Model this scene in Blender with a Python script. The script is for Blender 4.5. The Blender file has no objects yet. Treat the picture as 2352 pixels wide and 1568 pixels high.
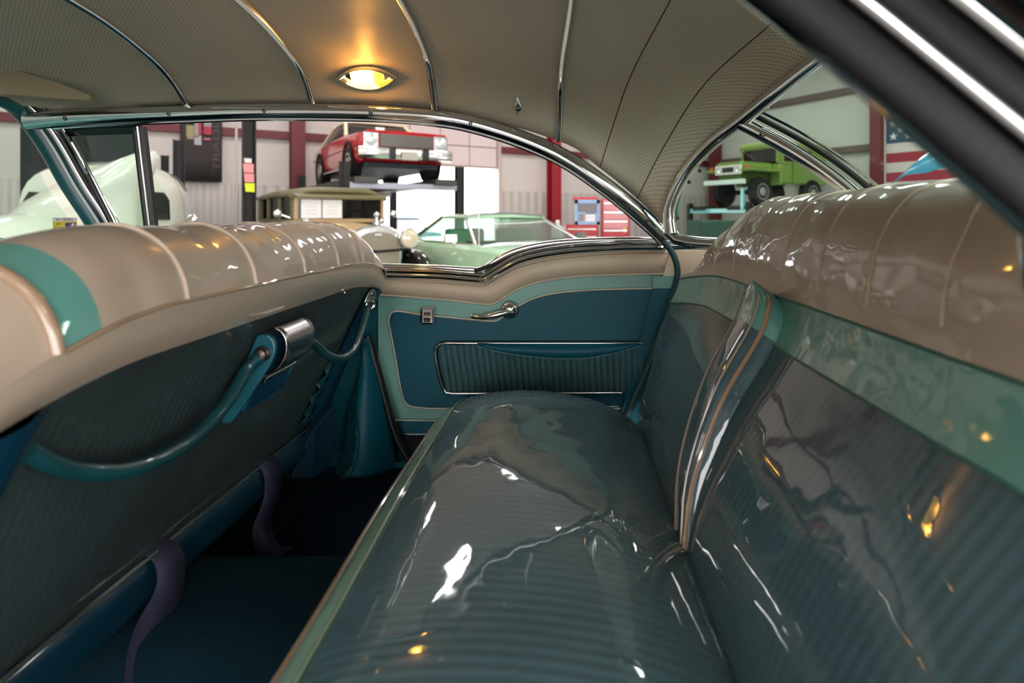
import bpy, bmesh, math, random
from mathutils import Vector, Matrix, noise
random.seed(7)
PI = math.pi
# ------------------------------------------------------------------ camera, world, exposure
SC = bpy.context.scene
COL = SC.collection
H = 1.30                      # camera height above the garage floor
FPX, CX, CY = 1400.0, 1290.0, 500.0
cam_d = bpy.data.cameras.new('camera')
cam = bpy.data.objects.new('camera', cam_d)
COL.objects.link(cam)
cam.location = (0, 0, H)
cam.rotation_euler = (PI / 2, 0, 0)
cam_d.sensor_fit = 'HORIZONTAL'
cam_d.sensor_width = 36.0
cam_d.lens = 36.0 * FPX / 2352.0
cam_d.shift_x = (1176 - CX) / 2352.0
cam_d.shift_y = -(784 - CY) / 2352.0
cam_d.clip_start = 0.01
cam_d.clip_end = 200
cam_d.dof.use_dof = True
cam_d.dof.focus_distance = 1.55
cam_d.dof.aperture_fstop = 3.4
SC.camera = cam
SC.view_settings.view_transform = 'Standard'
SC.view_settings.look = 'None'
SC.view_settings.gamma = 1.0
SC.view_settings.use_curve_mapping = False
SC.view_settings.exposure = 0.48
SC.cycles.use_denoising = True
SC.cycles.max_bounces = 6
SC.cycles.diffuse_bounces = 3
SC.cycles.glossy_bounces = 3
SC.cycles.transparent_max_bounces = 12
SC.cycles.use_adaptive_sampling = True
SC.cycles.adaptive_threshold = 0.06
SC.cycles.adaptive_min_samples = 24
SC.cycles.sample_clamp_indirect = 8.0
SC.cycles.blur_glossy = 0.5
SC.cycles.caustics_reflective = False
SC.cycles.caustics_refractive = False
wd = bpy.data.worlds.new('world')
SC.world = wd
wd.use_nodes = True
wd.node_tree.nodes['Background'].inputs[0].default_value = (1.0, 0.975, 0.965, 1)
wd.node_tree.nodes['Background'].inputs[1].default_value = 7.5
LAMP_STRENGTH = 26.0          # garage ceiling strip lights
DOME_STRENGTH = 14.0          # amber dome lamp in the car

# ------------------------------------------------------------------ helpers
def P(px, py, Y):
    return Vector(((px - CX) * Y / FPX, Y, (CY - py) * Y / FPX + H))
def V(x, y, z):               # camera-relative height
    return Vector((x, y, z + H))
def lin(c):
    if isinstance(c, str):
        c = [int(c[i:i + 2], 16) / 255 for i in (0, 2, 4)]
    return [x / 12.92 if x <= .04045 else ((x + .055) / 1.055) ** 2.4 for x in c]

class NT:
    def __init__(s, name):
        s.m = bpy.data.materials.new(name); s.m.use_nodes = True
        s.t = s.m.node_tree; s.b = s.t.nodes['Principled BSDF']
    def n(s, typ, **kw):
        nd = s.t.nodes.new(typ)
        for k, v in kw.items():
            if k.startswith('i_'):
                nd.inputs[int(k[2:])].default_value = v
            else:
                setattr(nd, k, v)
        return nd
    def l(s, a, b): s.t.links.new(a, b)
    def math(s, op, a, b=None, c=None):
        nd = s.n('ShaderNodeMath', operation=op)
        for i, v in enumerate((a, b, c)):
            if v is None: continue
            if isinstance(v, (int, float)): nd.inputs[i].default_value = v
            else: s.l(v, nd.inputs[i])
        return nd.outputs[0]
    def mix(s, f, a, b):
        nd = s.n('ShaderNodeMix', data_type='RGBA')
        for i, v in ((0, f), (6, a), (7, b)):
            if isinstance(v, (int, float)): nd.inputs[i].default_value = v
            elif isinstance(v, (list, tuple)): nd.inputs[i].default_value = (*v[:3], 1)
            else: s.l(v, nd.inputs[i])
        return nd.outputs[2]
    def noise(s, scale, detail=3, vec=None, rough=.5):
        nd = s.n('ShaderNodeTexNoise'); nd.inputs['Scale'].default_value = scale
        nd.inputs['Detail'].default_value = detail; nd.inputs['Roughness'].default_value = rough
        if vec is not None: s.l(vec, nd.inputs['Vector'])
        return nd.outputs[0]
    def bump(s, h, strength, dist, to='Normal'):
        nd = s.n('ShaderNodeBump'); nd.inputs['Strength'].default_value = strength
        nd.inputs['Distance'].default_value = dist
        s.l(h, nd.inputs['Height']); s.l(nd.outputs[0], s.b.inputs[to])

MATS = {}
def mat(name, col, rough=.5, metal=0., coat=0., coat_rough=.05, var=.0, vscale=6, bump=0., bscale=80, spec=.5, emit=None, estr=0., wr=0., sheen=0.):
    if name in MATS: return MATS[name]
    k = NT(name); c = lin(col); b = k.b
    b.inputs['Base Color'].default_value = (*c, 1)
    b.inputs['Roughness'].default_value = rough
    b.inputs['Metallic'].default_value = metal
    b.inputs['Specular IOR Level'].default_value = spec
    b.inputs['Coat Weight'].default_value = coat
    b.inputs['Coat Roughness'].default_value = coat_rough
    if sheen: b.inputs['Sheen Weight'].default_value = sheen
    pos = k.n('ShaderNodeTexCoord').outputs['Object']
    if var:
        f = k.noise(vscale, 4, pos)
        k.l(k.mix(f, [x * (1 - var) for x in c], [min(1, x * (1 + var)) for x in c]), b.inputs['Base Color'])
    if bump:
        k.bump(k.noise(bscale, 3, pos), bump, .004)
    if wr and coat:
        k.bump(k.noise(9, 2, pos), wr, .02, 'Coat Normal')
    if emit:
        b.inputs['Emission Color'].default_value = (*lin(emit), 1)
        b.inputs['Emission Strength'].default_value = estr
    MATS[name] = k.m
    return k.m

def new_obj(name, me, m, parent=None, loc=None):
    o = bpy.data.objects.new(name, me); COL.objects.link(o)
    if m is not None:
        if isinstance(m, (list, tuple)):
            for x in m: me.materials.append(x)
        else: me.materials.append(m)
    if parent: o.parent = parent
    if loc is not None: o.location = loc
    return o
def mesh(name, vf, m, parent=None, loc=None, off=None, smooth=True, solid=0., bevel=0., sub=0, uvs=None, solid_off=-1, ang=40):
    """vf = (verts, faces); off is subtracted from world verts"""
    vs, fs = vf
    if off is None and parent is not None and parent.get('_w'): off = parent.location
    if off is None and loc is not None: off = loc
    if off is not None: vs = [Vector(v) - Vector(off) for v in vs]
    me = bpy.data.meshes.new(name); me.from_pydata([tuple(v) for v in vs], [], fs)
    if uvs is not None:
        ul = me.uv_layers.new()
        for lp in me.loops: ul.data[lp.index].uv = uvs[lp.vertex_index]
    if smooth:
        me.polygons.foreach_set('use_smooth', [True] * len(me.polygons))
        me.set_sharp_from_angle(angle=math.radians(ang))
    me.update()
    o = new_obj(name, me, m, parent, loc)
    if solid:
        s = o.modifiers.new('thickness', 'SOLIDIFY'); s.thickness = solid; s.offset = solid_off
    if bevel:
        s = o.modifiers.new('bevel', 'BEVEL'); s.width = bevel; s.segments = 2; s.limit_method = 'ANGLE'
    if sub:
        s = o.modifiers.new('sub', 'SUBSURF'); s.levels = sub; s.render_levels = sub
    return o
def tag(o, label=None, cat=None, group=None, kind=None):
    if label: o['label'] = label
    if cat: o['category'] = cat
    if group: o['group'] = group
    if kind: o['kind'] = kind
    return o
def thing(name, label, cat, loc=(0, 0, 0), rotz=0, group=None, world=False, kind=None):
    o = bpy.data.objects.new(name, None); COL.objects.link(o)
    o.empty_display_size = .1
    o.location = loc; o.rotation_euler = (0, 0, rotz)
    if world: o['_w'] = 1
    tag(o, label, cat, group, kind)
    return o
def cat_rom(pts, n, closed=False):
    pts = [Vector(p) for p in pts]
    if len(pts) == 2: pts = [pts[0], (pts[0] + pts[1]) / 2, pts[1]]
    ext = [pts[0] * 2 - pts[1]] + pts + [pts[-1] * 2 - pts[-2]]
    fine = []
    for i in range(len(pts) - 1):
        p0, p1, p2, p3 = ext[i:i + 4]
        for k in range(16):
            t = k / 16
            fine.append(.5 * ((2 * p1) + (p2 - p0) * t + (2 * p0 - 5 * p1 + 4 * p2 - p3) * t * t + (3 * p1 - p0 - 3 * p2 + p3) * t ** 3))
    fine.append(pts[-1])
    return resample(fine, n)
def resample(fine, n):
    d = [0]
    for a, b in zip(fine, fine[1:]): d.append(d[-1] + (b - a).length)
    out = []; j = 0
    for i in range(n):
        s = d[-1] * i / (n - 1)
        while j < len(d) - 2 and d[j + 1] < s: j += 1
        w = (s - d[j]) / max(1e-9, d[j + 1] - d[j])
        out.append(fine[j].lerp(fine[j + 1], min(1, max(0, w))))
    return out
def grid_faces(nu, nv, wrap_v=False):
    f = []
    for i in range(nu - 1):
        for j in range(nv if wrap_v else nv - 1):
            j2 = (j + 1) % nv
            f.append((i * nv + j, i * nv + j2, (i + 1) * nv + j2, (i + 1) * nv + j))
    return f
def loft(rows):
    nv = len(rows[0])
    return [v for r in rows for v in r], grid_faces(len(rows), nv)
def tube(path, r, seg=10, cap=True):
    path = [Vector(p) for p in path]; n = len(path)
    rs = r if isinstance(r, (list, tuple)) else [r] * n
    vs = []; ref = None
    for i in range(n):
        t = (path[min(i + 1, n - 1)] - path[max(i - 1, 0)]).normalized()
        if ref is None:
            ref = Vector((0, 0, 1)) if abs(t.z) < .9 else Vector((1, 0, 0))
        u = (ref - t * ref.dot(t)).normalized(); w = t.cross(u); ref = u
        for k in range(seg):
            a = 2 * PI * k / seg
            vs.append(path[i] + (u * math.cos(a) + w * math.sin(a)) * rs[i])
    fs = grid_faces(n, seg, True)
    if cap:
        fs.append(tuple(range(seg))[::-1]); fs.append(tuple(range((n - 1) * seg, n * seg)))
    return vs, fs
def sweep(path, prof, ref, cap=True, closed_prof=True):
    """prof: (p,q) with p along T x ref, q along ref"""
    n = len(path); vs = []; m = len(prof)
    for i in range(n):
        t = (path[min(i + 1, n - 1)] - path[max(i - 1, 0)]).normalized()
        rf = Vector(ref[i] if isinstance(ref, list) else ref)
        B = (rf - t * rf.dot(t)).normalized(); N = t.cross(B)
        for p, q in prof: vs.append(path[i] + N * p + B * q)
    fs = grid_faces(n, m, closed_prof)
    if cap and closed_prof:
        fs.append(tuple(range(m))[::-1]); fs.append(tuple(range((n - 1) * m, n * m)))
    return vs, fs
def half_round(w, h, n=8, base=.25):
    p = [(-w / 2, -h * base)]
    for i in range(n + 1):
        a = PI - PI * i / n
        p.append((math.cos(a) * w / 2, math.sin(a) * h))
    p.append((w / 2, -h * base))
    return p
def rect(w, h, r=0): return [(-w / 2, -h / 2), (w / 2, -h / 2), (w / 2, h / 2), (-w / 2, h / 2)]
def box(c, s):
    x, y, z = c; a, b, d = s[0] / 2, s[1] / 2, s[2] / 2
    vs = [Vector((x + i * a, y + j * b, z + k * d)) for i in (-1, 1) for j in (-1, 1) for k in (-1, 1)]
    return vs, [(0, 1, 3, 2), (4, 6, 7, 5), (0, 4, 5, 1), (2, 3, 7, 6), (0, 2, 6, 4), (1, 5, 7, 3)]
def merge(*parts):
    vs = []; fs = []
    for v, f in parts:
        o = len(vs); vs += list(v); fs += [tuple(i + o for i in q) for q in f]
    return vs, fs
def lathe(prof, seg=24, axis='z', c=(0, 0, 0)):
    """prof (r,h) list"""
    vs = []
    for r, h in prof:
        for k in range(seg):
            a = 2 * PI * k / seg
            x, y = r * math.cos(a), r * math.sin(a)
            v = (x, y, h) if axis == 'z' else (x, h, y) if axis == 'y' else (h, x, y)
            vs.append(Vector(v) + Vector(c))
    fs = grid_faces(len(prof), seg, True)
    fs.append(tuple(range(seg))[::-1]); fs.append(tuple(range((len(prof) - 1) * seg, len(prof) * seg)))
    return vs, fs
def prism(poly, d):
    """poly world points, d extrusion vector"""
    n = len(poly); vs = [Vector(p) for p in poly] + [Vector(p) + Vector(d) for p in poly]
    return vs, [tuple(range(n))[::-1], tuple(range(n, 2 * n))] + [(i, (i + 1) % n, (i + 1) % n + n, i + n) for i in range(n)]
def sphere(c, r, seg=16, rings=10):
    prof = [(max(1e-4, math.sin(PI * i / rings)), -math.cos(PI * i / rings)) for i in range(rings + 1)]
    vs, fs = lathe(prof, seg)
    rr = r if isinstance(r, (tuple, list)) else (r, r, r)
    return [Vector((v.x * rr[0] + c[0], v.y * rr[1] + c[1], v.z * rr[2] + c[2])) for v in vs], fs
def frame_mat(origin, u, n):
    """local->world: x along u, z along n"""
    n = Vector(n).normalized(); u = Vector(u); u = (u - n * u.dot(n)).normalized(); v = n.cross(u)
    return lambda q: Vector(origin) + u * q[0] + v * q[1] + n * q[2]
def xf(vf, fn): return [fn(v) for v in vf[0]], vf[1]
def text_mesh(body, size, align='CENTER'):
    c = bpy.data.curves.new('lettering', 'FONT'); c.body = body; c.size = size; c.align_x = align; c.align_y = 'CENTER'
    c.extrude = .001
    o = bpy.data.objects.new('lettering', c); COL.objects.link(o)
    dg = bpy.context.evaluated_depsgraph_get()
    me = o.evaluated_get(dg).to_mesh()
    vf = ([Vector(v.co) for v in me.vertices], [tuple(p.vertices) for p in me.polygons])
    o.evaluated_get(dg).to_mesh_clear()
    bpy.data.objects.remove(o); bpy.data.curves.remove(c)
    return vf

# ------------------------------------------------------------------ materials
CHROME = mat('chrome', 'd8d8d8', .09, 1.0, bump=.04, bscale=25)
CHROME_FAR = mat('chrome_far', 'd0d0d0', .2, 1.0)
def headliner_mat():
    k = NT('headliner_perforated'); uv = k.n('ShaderNodeUVMap').outputs[0]
    sep = k.n('ShaderNodeSeparateXYZ'); k.l(uv, sep.inputs[0])
    pitch = 1 / .0075
    a = k.math('MULTIPLY', k.math('ADD', sep.outputs[0], sep.outputs[1]), pitch * .7071)
    b = k.math('MULTIPLY', k.math('SUBTRACT', sep.outputs[0], sep.outputs[1]), pitch * .7071)
    fa = k.math('SUBTRACT', k.math('FRACT', a), .5); fb = k.math('SUBTRACT', k.math('FRACT', b), .5)
    d = k.math('SQRT', k.math('ADD', k.math('MULTIPLY', fa, fa), k.math('MULTIPLY', fb, fb)))
    dot = k.math('LESS_THAN', d, .17)
    pos = k.n('ShaderNodeTexCoord').outputs['Object']
    base = k.mix(k.noise(2.2, 3, pos), lin('cfc5b0'), lin('dad0bc'))
    k.l(k.mix(dot, base, lin('6e6352')), k.b.inputs['Base Color'])
    k.b.inputs['Roughness'].default_value = .42
    k.bump(k.noise(3.0, 2, pos), .25, .03)
    return k.m
HEAD = headliner_mat()
def fabric_mat(name, c1, c2, coat, axis='Y', pitch=.016, wr=.5):
    k = NT(name); g = k.n('ShaderNodeNewGeometry').outputs['Position']
    sep = k.n('ShaderNodeSeparateXYZ'); k.l(g, sep.inputs[0])
    y = sep.outputs[axis]
    w = k.math('ADD', k.math('MULTIPLY', k.math('SINE', k.math('MULTIPLY', y, 2 * PI / pitch)), .5), .5)
    w2 = k.math('ADD', k.math('MULTIPLY', k.math('SINE', k.math('MULTIPLY', y, 2 * PI / (pitch / 4))), .5), .5)
    ns = k.noise(420, 2, g)
    big = k.noise(5, 3, g)
    f = k.math('ADD', k.math('MULTIPLY', w, .38), k.math('MULTIPLY', w2, .15))
    f = k.math('ADD', f, k.math('MULTIPLY', ns, .25))
    col = k.mix(f, lin(c1), lin(c2))
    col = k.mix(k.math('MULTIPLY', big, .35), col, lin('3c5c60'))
    k.l(col, k.b.inputs['Base Color'])
    k.b.inputs['Roughness'].default_value = .75
    k.bump(k.math('ADD', w, k.math('MULTIPLY', ns, .3)), .28, .002)
    if coat:
        k.b.inputs['Coat Weight'].default_value = coat; k.b.inputs['Coat Roughness'].default_value = .03; k.b.inputs['Coat IOR'].default_value = 1.6
        mp = k.n('ShaderNodeMapping'); k.l(g, mp.inputs[0]); mp.inputs['Scale'].default_value = (9, 4, 7)
        k.bump(k.noise(1.0, 2.5, mp.outputs[0]), wr, .03, 'Coat Normal')
    return k.m
FABRIC = fabric_mat('ribbed_fabric_under_vinyl', '2c464e', '405e68', 1.0, wr=.14)
FABRIC_BARE = fabric_mat('ribbed_fabric_bare', '20383c', '4a6c70', 0)
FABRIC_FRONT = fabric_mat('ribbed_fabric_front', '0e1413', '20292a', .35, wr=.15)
CREAM = mat('cream_vinyl_cover', 'b2a08e', .45, coat=1.0, coat_rough=.05, var=.06, vscale=3, wr=.22)
CREAM_D = mat('cream_vinyl_door', 'c8b49c', .5, var=.05, vscale=4, bump=.1, bscale=200)
CREAM_PIPE = mat('pale_welt', 'c6b29e', .35, coat=.8)
TEAL_L = mat('light_teal_vinyl', '6a9c90', .42, var=.06, bump=.08, bscale=200)
TEAL_LC = mat('light_teal_vinyl_covered', '5c968c', .42, coat=1.0, coat_rough=.05, wr=.6)
BORDER = mat('pale_green_vinyl', '7c9d8c', .5, coat=.8, wr=.5, var=.05)
BLUE = mat('deep_blue_vinyl', '044c5c', .5, spec=.25, var=.16, vscale=7, bump=.12, bscale=150)
BLUE_D = mat('deep_blue_vinyl_seat', '06344c', .5, spec=.25, var=.1, bump=.1, bscale=150)
TEAL_D = mat('teal_painted_steel', '0c4a52', .3, coat=.5)
WIND = mat('dark_teal_windlace', '0c4247', .5)
PIPE_TAN = mat('tan_clear_piping', '9a8068', .25, coat=1.0)
SILVER_PIPE = mat('silver_piping', 'c8c0b0', .3, .8, bump=.5, bscale=600)
RUBBER = mat('black_rubber', '101214', .45)
RUBBER2 = mat('dark_glossy_trim', '161418', .42)
CARPET = mat('dark_teal_carpet', '0f2832', .95, var=.35, vscale=120, bump=.7, bscale=500, spec=.1)
CARPET_MAT = mat('navy_floor_mat', '081826', .95, var=.3, vscale=150, bump=.6, bscale=500, spec=.1)
BELT = mat('navy_purple_webbing', '1a1a36', .7, var=.1, vscale=60)
CAR_TEAL = mat('teal_car_paint', '2a8ea0', .25, coat=1.0)
RUBBER3 = mat('matt_dark_rubber', '131114', .6, spec=.3)
SCREW = mat('steel_screw', '6a6a66', .35, 1.0)
def glass_mat(name, tint, refl=1.0, rough=0.0):
    k = NT(name); t = k.t; out = t.nodes['Material Output']; t.nodes.remove(k.b)
    tr = k.n('ShaderNodeBsdfTransparent'); tr.inputs[0].default_value = (*lin(tint), 1)
    gl = k.n('ShaderNodeBsdfGlossy'); gl.inputs['Roughness'].default_value = rough
    fr = k.n('ShaderNodeFresnel'); fr.inputs[0].default_value = 1.5
    mx = k.n('ShaderNodeMixShader'); k.l(k.math('MULTIPLY', fr.outputs[0], refl), mx.inputs[0])
    k.l(tr.outputs[0], mx.inputs[1]); k.l(gl.outputs[0], mx.inputs[2]); k.l(mx.outputs[0], out.inputs[0])
    return k.m
GLASS = glass_mat('green_tint_glass', 'dcefe4', .8)
GLASS_W = glass_mat('windshield_glass', 'e2f2ea', .6)
CARGLASS = mat('dark_car_glass', '1c2022', .08, spec=.8)
MIRROR_DARK = mat('matt_black', '0a0b0c', .8)  # plain black for firewall, seat base, wheel arches and axle

# ================================================================== THE CAR SHELL (the setting)
YC = 1.08
def mir(v):
    w = max(0, (v[1] - YC) / .7)
    return Vector((v[0] + .018 * w, 2 * YC - v[1] - .015 * w, v[2] + (.034 - .038 * min(1, max(0, (v[0] - .08) / .2))) * w * w))
# cross stations of the headliner, far edge -> centre (camera-relative x, y, z)
ST = [
    [(-1.53, 1.73, .300), (-1.56, 1.62, .345), (-1.61, 1.42, .378), (-1.66, YC, .40)],
    [(-1.36, 1.745, .315), (-1.375, 1.64, .375), (-1.40, 1.46, .425), (-1.42, YC, .465)],
    [(-1.069, 1.75, .324), (-1.069, 1.642, .400), (-1.069, 1.51, .447), (-1.069, 1.345, .480), (-1.069, YC, .50)],
    [(-.7125, 1.75, .330), (-.7125, 1.665, .412), (-.7125, 1.489, .466), (-.7125, 1.321, .492), (-.7125, YC, .515)],
    [(-.3625, 1.75, .316), (-.3625, 1.660, .425), (-.3625, 1.50, .478), (-.3625, 1.35, .500), (-.3625, YC, .52)],
    [(-.009, 1.77, .225), (-.003, 1.715, .330), (.0, 1.60, .40), (.019, 1.36, .468), (.03, YC, .50)],
    [(.1125, 1.79, .147), (.143, 1.74, .2486), (.18, 1.58, .372), (.225, 1.30, .455), (.24, YC, .482)],
    [(.225, 1.80, .058), (.29, 1.70, .206), (.358, 1.52, .337), (.445, 1.28, .415), (.47, YC, .435)],
    [(.318, 1.745, -.045), (.312, 1.745, .02), (.330, 1.722, .085), (.362, 1.692, .145), (.412, 1.63, .205), (.465, 1.53, .252), (.51, 1.41, .298), (.540, 1.26, .332), (.56, YC, .352)],
]
NH = 26
def station(pts):
    half = cat_rom([V(*p) for p in pts], NH)
    return half + [mir(v) for v in half[-2::-1]]
stations = [station(s) for s in ST]
rows = []
SUBD = 8
cols = [cat_rom([s[j] for s in stations], (len(stations) - 1) * SUBD + 1) for j in range(2 * NH - 1)]
# resample per segment so stations stay on rows
rows = []
for i in range(len(stations) - 1):
    for k in range(SUBD):
        t = k / SUBD
        r = []
        for j in range(2 * NH - 1):
            p1, p2 = stations[i][j], stations[i + 1][j]
            p0 = stations[i - 1][j] if i else p1 * 2 - p2
            p3 = stations[i + 2][j] if i + 2 < len(stations) else p2 * 2 - p1
            r.append(.5 * ((2 * p1) + (p2 - p0) * t + (2 * p0 - 5 * p1 + 4 * p2 - p3) * t * t + (3 * p1 - p0 - 3 * p2 + p3) * t ** 3))
        rows.append(r)
rows.append(stations[-1])
nv = 2 * NH - 1
uvs = []
for i, r in enumerate(rows):
    acc = 0
    lst = [0]
    for j in range(1, nv):
        acc += (r[j] - r[j - 1]).length; lst.append(acc)
    seg = min(i // SUBD, 7)
    shift = lst[NH - 1]
    for j in range(nv):
        uvs.append((r[j].x + (.0031 * seg), lst[j] - shift))
vs, fs = loft(rows)
head = mesh('ceiling', (vs, fs), HEAD, smooth=True, uvs=uvs, solid=.012, solid_off=0, ang=80)
tag(head, 'beige perforated vinyl headliner of the teal car', kind='structure')
# outer roof skin
out_rows = []
for i, r in enumerate(rows):
    q = []
    for j, v in enumerate(r):
        a = r[max(0, j - 1)]; b = r[min(nv - 1, j + 1)]
        c = rows[max(0, i - 1)][j]; d = rows[min(len(rows) - 1, i + 1)][j]
        n = (b - a).cross(d - c).normalized()
        if n.z < 0: n = -n
        if j in (0, nv - 1): n = Vector((0, 1 if j == 0 else -1, .25)).normalized()
        q.append(v + n * .06)
    out_rows.append(q)
roof = mesh('wall_roof_skin', loft(out_rows), CAR_TEAL, solid=.004, ang=80)
tag(roof, 'teal painted outer roof of the car above the headliner', kind='structure')
# bows and seams
def surf_norm(i, j):
    r = rows[i]
    a = r[max(0, j - 1)]; b = r[min(nv - 1, j + 1)]
    c = rows[max(0, i - 1)][j]; d = rows[min(len(rows) - 1, i + 1)][j]
    n = (b - a).cross(d - c).normalized()
    ctr = V(-.4, YC, -.1)
    return n if n.dot(ctr - r[j]) > 0 else -n
for s in (2, 3, 4, 5):
    i = s * SUBD
    refs = [surf_norm(i, j) for j in range(nv)]
    path = [rows[i][j] + refs[j] * .008 for j in range(nv)]
    mesh('headliner_bow', sweep(path, half_round(.019, .009), refs), CHROME, parent=head)
for s, mcol in ((6, mat('seam_rust', '5e4630', .8)), (7, mat('seam_dark', '4c4538', .8))):
    i = s * SUBD
    refs = [surf_norm(i, j) for j in range(nv)]
    path = [rows[i][j] + refs[j] * .006 for j in range(nv)]
    mesh('headliner_seam', tube(path, .0016, 6), mcol, parent=head)  # thin brown cords along the two rear headliner seams

# roof-rail garnish arch, far and near
ARCH_PX = [(62, 280, 1.72), (200, 271, 1.735), (390, 264, 1.745), (605, 257, 1.75), (850, 260, 1.752), (1000, 271, 1.755), (1090, 287, 1.76), (1200, 322, 1.768), (1297, 366, 1.776), (1380, 422, 1.79), (1440, 469, 1.805), (1500, 521, 1.825), (1528, 549, 1.835)]
arch_c = [P(*p) for p in ARCH_PX]
arch = cat_rom(arch_c, 70)
INW = Vector((0, -.86, -.5))
prof_arch = [(-.026, -.012), (-.026, .004), (-.022, .011), (-.010, .019), (.004, .021), (.016, .015), (.022, .006), (.0255, .006), (.0265, .002), (.0265, -.012)]
arch_far = mesh('trim_1', sweep(arch, prof_arch, INW), CHROME)
tag(arch_far, 'polished chrome garnish moulding arching over the far side window', kind='structure')
def screw_at(p, n, parent, r=.0055):
    fn = frame_mat(p, (1, 0, 0), n)
    o = mesh('screw', xf(lathe([(r * 1.25, -.003), (r * 1.2, .0015), (r * .8, .003), (r * .35, .003), (r * .3, .0005)], 12), fn), SCREW, parent=parent)
    return o
for px, py in ((150, 272), (388, 262), (607, 255), (852, 259), (1081, 284), (1297, 360), (1486, 507)):
    Y = min(arch, key=lambda v: abs(v.x / v.y - (px - CX) / FPX)).y - .019
    screw_at(P(px, py, Y), INW, arch_far)
near_arch = [mir(v) for v in arch]
INWN = Vector((0, .86, -.5))
DP = Vector((.62, 0, .78))
def near_off(d, y): return [v + DP * d + Vector((0, y, 0)) for v in near_arch]
na = mesh('trim_2', sweep(near_off(-.006, 0), [(p * .5, q * .6) for p, q in prof_arch], INWN), CHROME)
tag(na, 'chrome garnish moulding of the near door opening, crossing the upper right corner', kind='structure')
OUTN = Vector((0, -1, .15))
mesh('weatherstrip', sweep(near_off(-.009, -.020), half_round(.028, .008, 8), OUTN), RUBBER3, parent=na)
mesh('weatherstrip_backing', sweep(near_off(.024, -.010), half_round(.085, .005), OUTN), RUBBER3, parent=na)
mesh('weatherstrip_bead', tube(near_off(.0095, -.026), .0045, 10), CHROME, parent=na)
mesh('weatherstrip_lip', sweep(near_off(.024, -.024), half_round(.023, .007), OUTN), RUBBER3, parent=na)
mesh('drip_rail', tube(near_off(.041, -.028), .0055, 10), CHROME, parent=na)
mesh('drip_gutter', sweep(near_off(.053, -.026), half_round(.018, .006), OUTN), mat('brown_gutter', '3a2a28', .4), parent=na)
mesh('roof_flank', sweep(near_off(.100, -.024), half_round(.078, .015), OUTN), CAR_TEAL, parent=na)

# rear window: frame, glass, divider
top = stations[-1]
refs = []
ctr = V(-.2, YC, 0.0)
rw_path = [v for v in top]
for v in rw_path:
    refs.append((ctr - v).normalized())
rw = mesh('window_1', sweep([v + (ctr - v).normalized() * .012 for v in rw_path], half_round(.036, .014), refs), CHROME)
tag(rw, 'chrome framed wraparound rear window of the teal car', kind='structure')
# lower corner of the frame
lowc = [(.318, 1.745, -.045), (.335, 1.735, -.066), (.375, 1.705, -.075), (.45, 1.66, -.078), (.60, 1.55, -.078), (.76, 1.33, -.078), (.82, YC, -.078)]
low = cat_rom([V(*p) for p in lowc], NH)
low = low + [mir(v) for v in low[-2::-1]]
mesh('lower_frame', sweep([v + Vector((-.012, 0, .008)) for v in low], half_round(.036, .014), [Vector((-.7, (YC - v.y) * .6, .7)) for v in low]), CHROME, parent=rw)
glass_rows = []
for j in range(nv):
    a, b = top[j] + Vector((.006, 0, 0)), low[j] + Vector((.006, 0, 0))
    m = (a + b) / 2 + Vector((.05, .02 if j < NH else -.02, .03))
    glass_rows.append([a.lerp(m, t * 2) if t < .5 else m.lerp(b, t * 2 - 1) for t in [k / 8 for k in range(9)]])
mesh('pane', loft(glass_rows), GLASS, parent=rw)
d0, d1 = P(1702, 283, 1.535), V(.735, 1.36, -.03)
dv = [d0.lerp(d1, t / 12) + Vector((.02 * math.sin(PI * t / 12), 0, .012 * math.sin(PI * t / 12))) for t in range(13)]
dn = Vector((-.6, -.75, .1))
mesh('divider', sweep(dv, half_round(.036, .013), dn), CHROME, parent=rw)
mesh('divider_gasket', sweep([v + Vector((.026, -.012, .020)) for v in dv], half_round(.014, .009), dn), RUBBER, parent=rw)
mesh('divider_bead', tube([v + Vector((.036, -.016, .030)) for v in dv], .004, 8), CHROME, parent=rw)
dvn = [mir(v) for v in dv]
mesh('divider', sweep(dvn, half_round(.036, .013), Vector((-.6, .75, .1))), CHROME, parent=rw)
for px, py, Y in ((1608, 392, 1.68), (1583, 418, 1.69), (1556, 500, 1.725), (1643, 327, 1.62), (1748, 310, 1.50)):
    screw_at(P(px, py, Y - .012), (ctr - P(px, py, Y)), rw, .0045)

# sill garnish between arch and rear window
path = cat_rom([P(1524, 562, 1.83), P(1560, 563, 1.82), P(1625, 560, 1.80)], 14)
tr3 = mesh('trim_3', sweep(path, half_round(.028, .016), Vector((0, -1, .25))), CHROME)
tag(tr3, 'short chrome sill moulding beside the rear seat shoulder', kind='structure')
screw_at(P(1563, 563, 1.80), (0, -1, .2), tr3, .005)
# far quarter trim behind the windlace
QY = 1.865
def qp(px, py, dy=0): return P(px, py, QY + dy)
quarter = mesh('wall_quarter', prism([qp(1395, 1075), qp(1540, 575), qp(1900, 575), qp(1900, 1075)], (0, .02, 0)), CREAM_D, smooth=False)
tag(quarter, 'cream quarter trim panel beside the rear seat end', kind='structure')
mesh('teal_stripe', prism([qp(1500, 634, -.004), qp(1900, 634, -.004), qp(1900, 662, -.004), qp(1500, 662, -.004)], (0, .004, 0)), TEAL_L, parent=quarter, smooth=False)
mesh('lower_panel', prism([qp(1395, 1075, -.004), qp(1500, 662, -.004), qp(1900, 662, -.004), qp(1900, 1075, -.004)], (0, .004, 0)), BLUE, parent=quarter, smooth=False)

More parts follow.
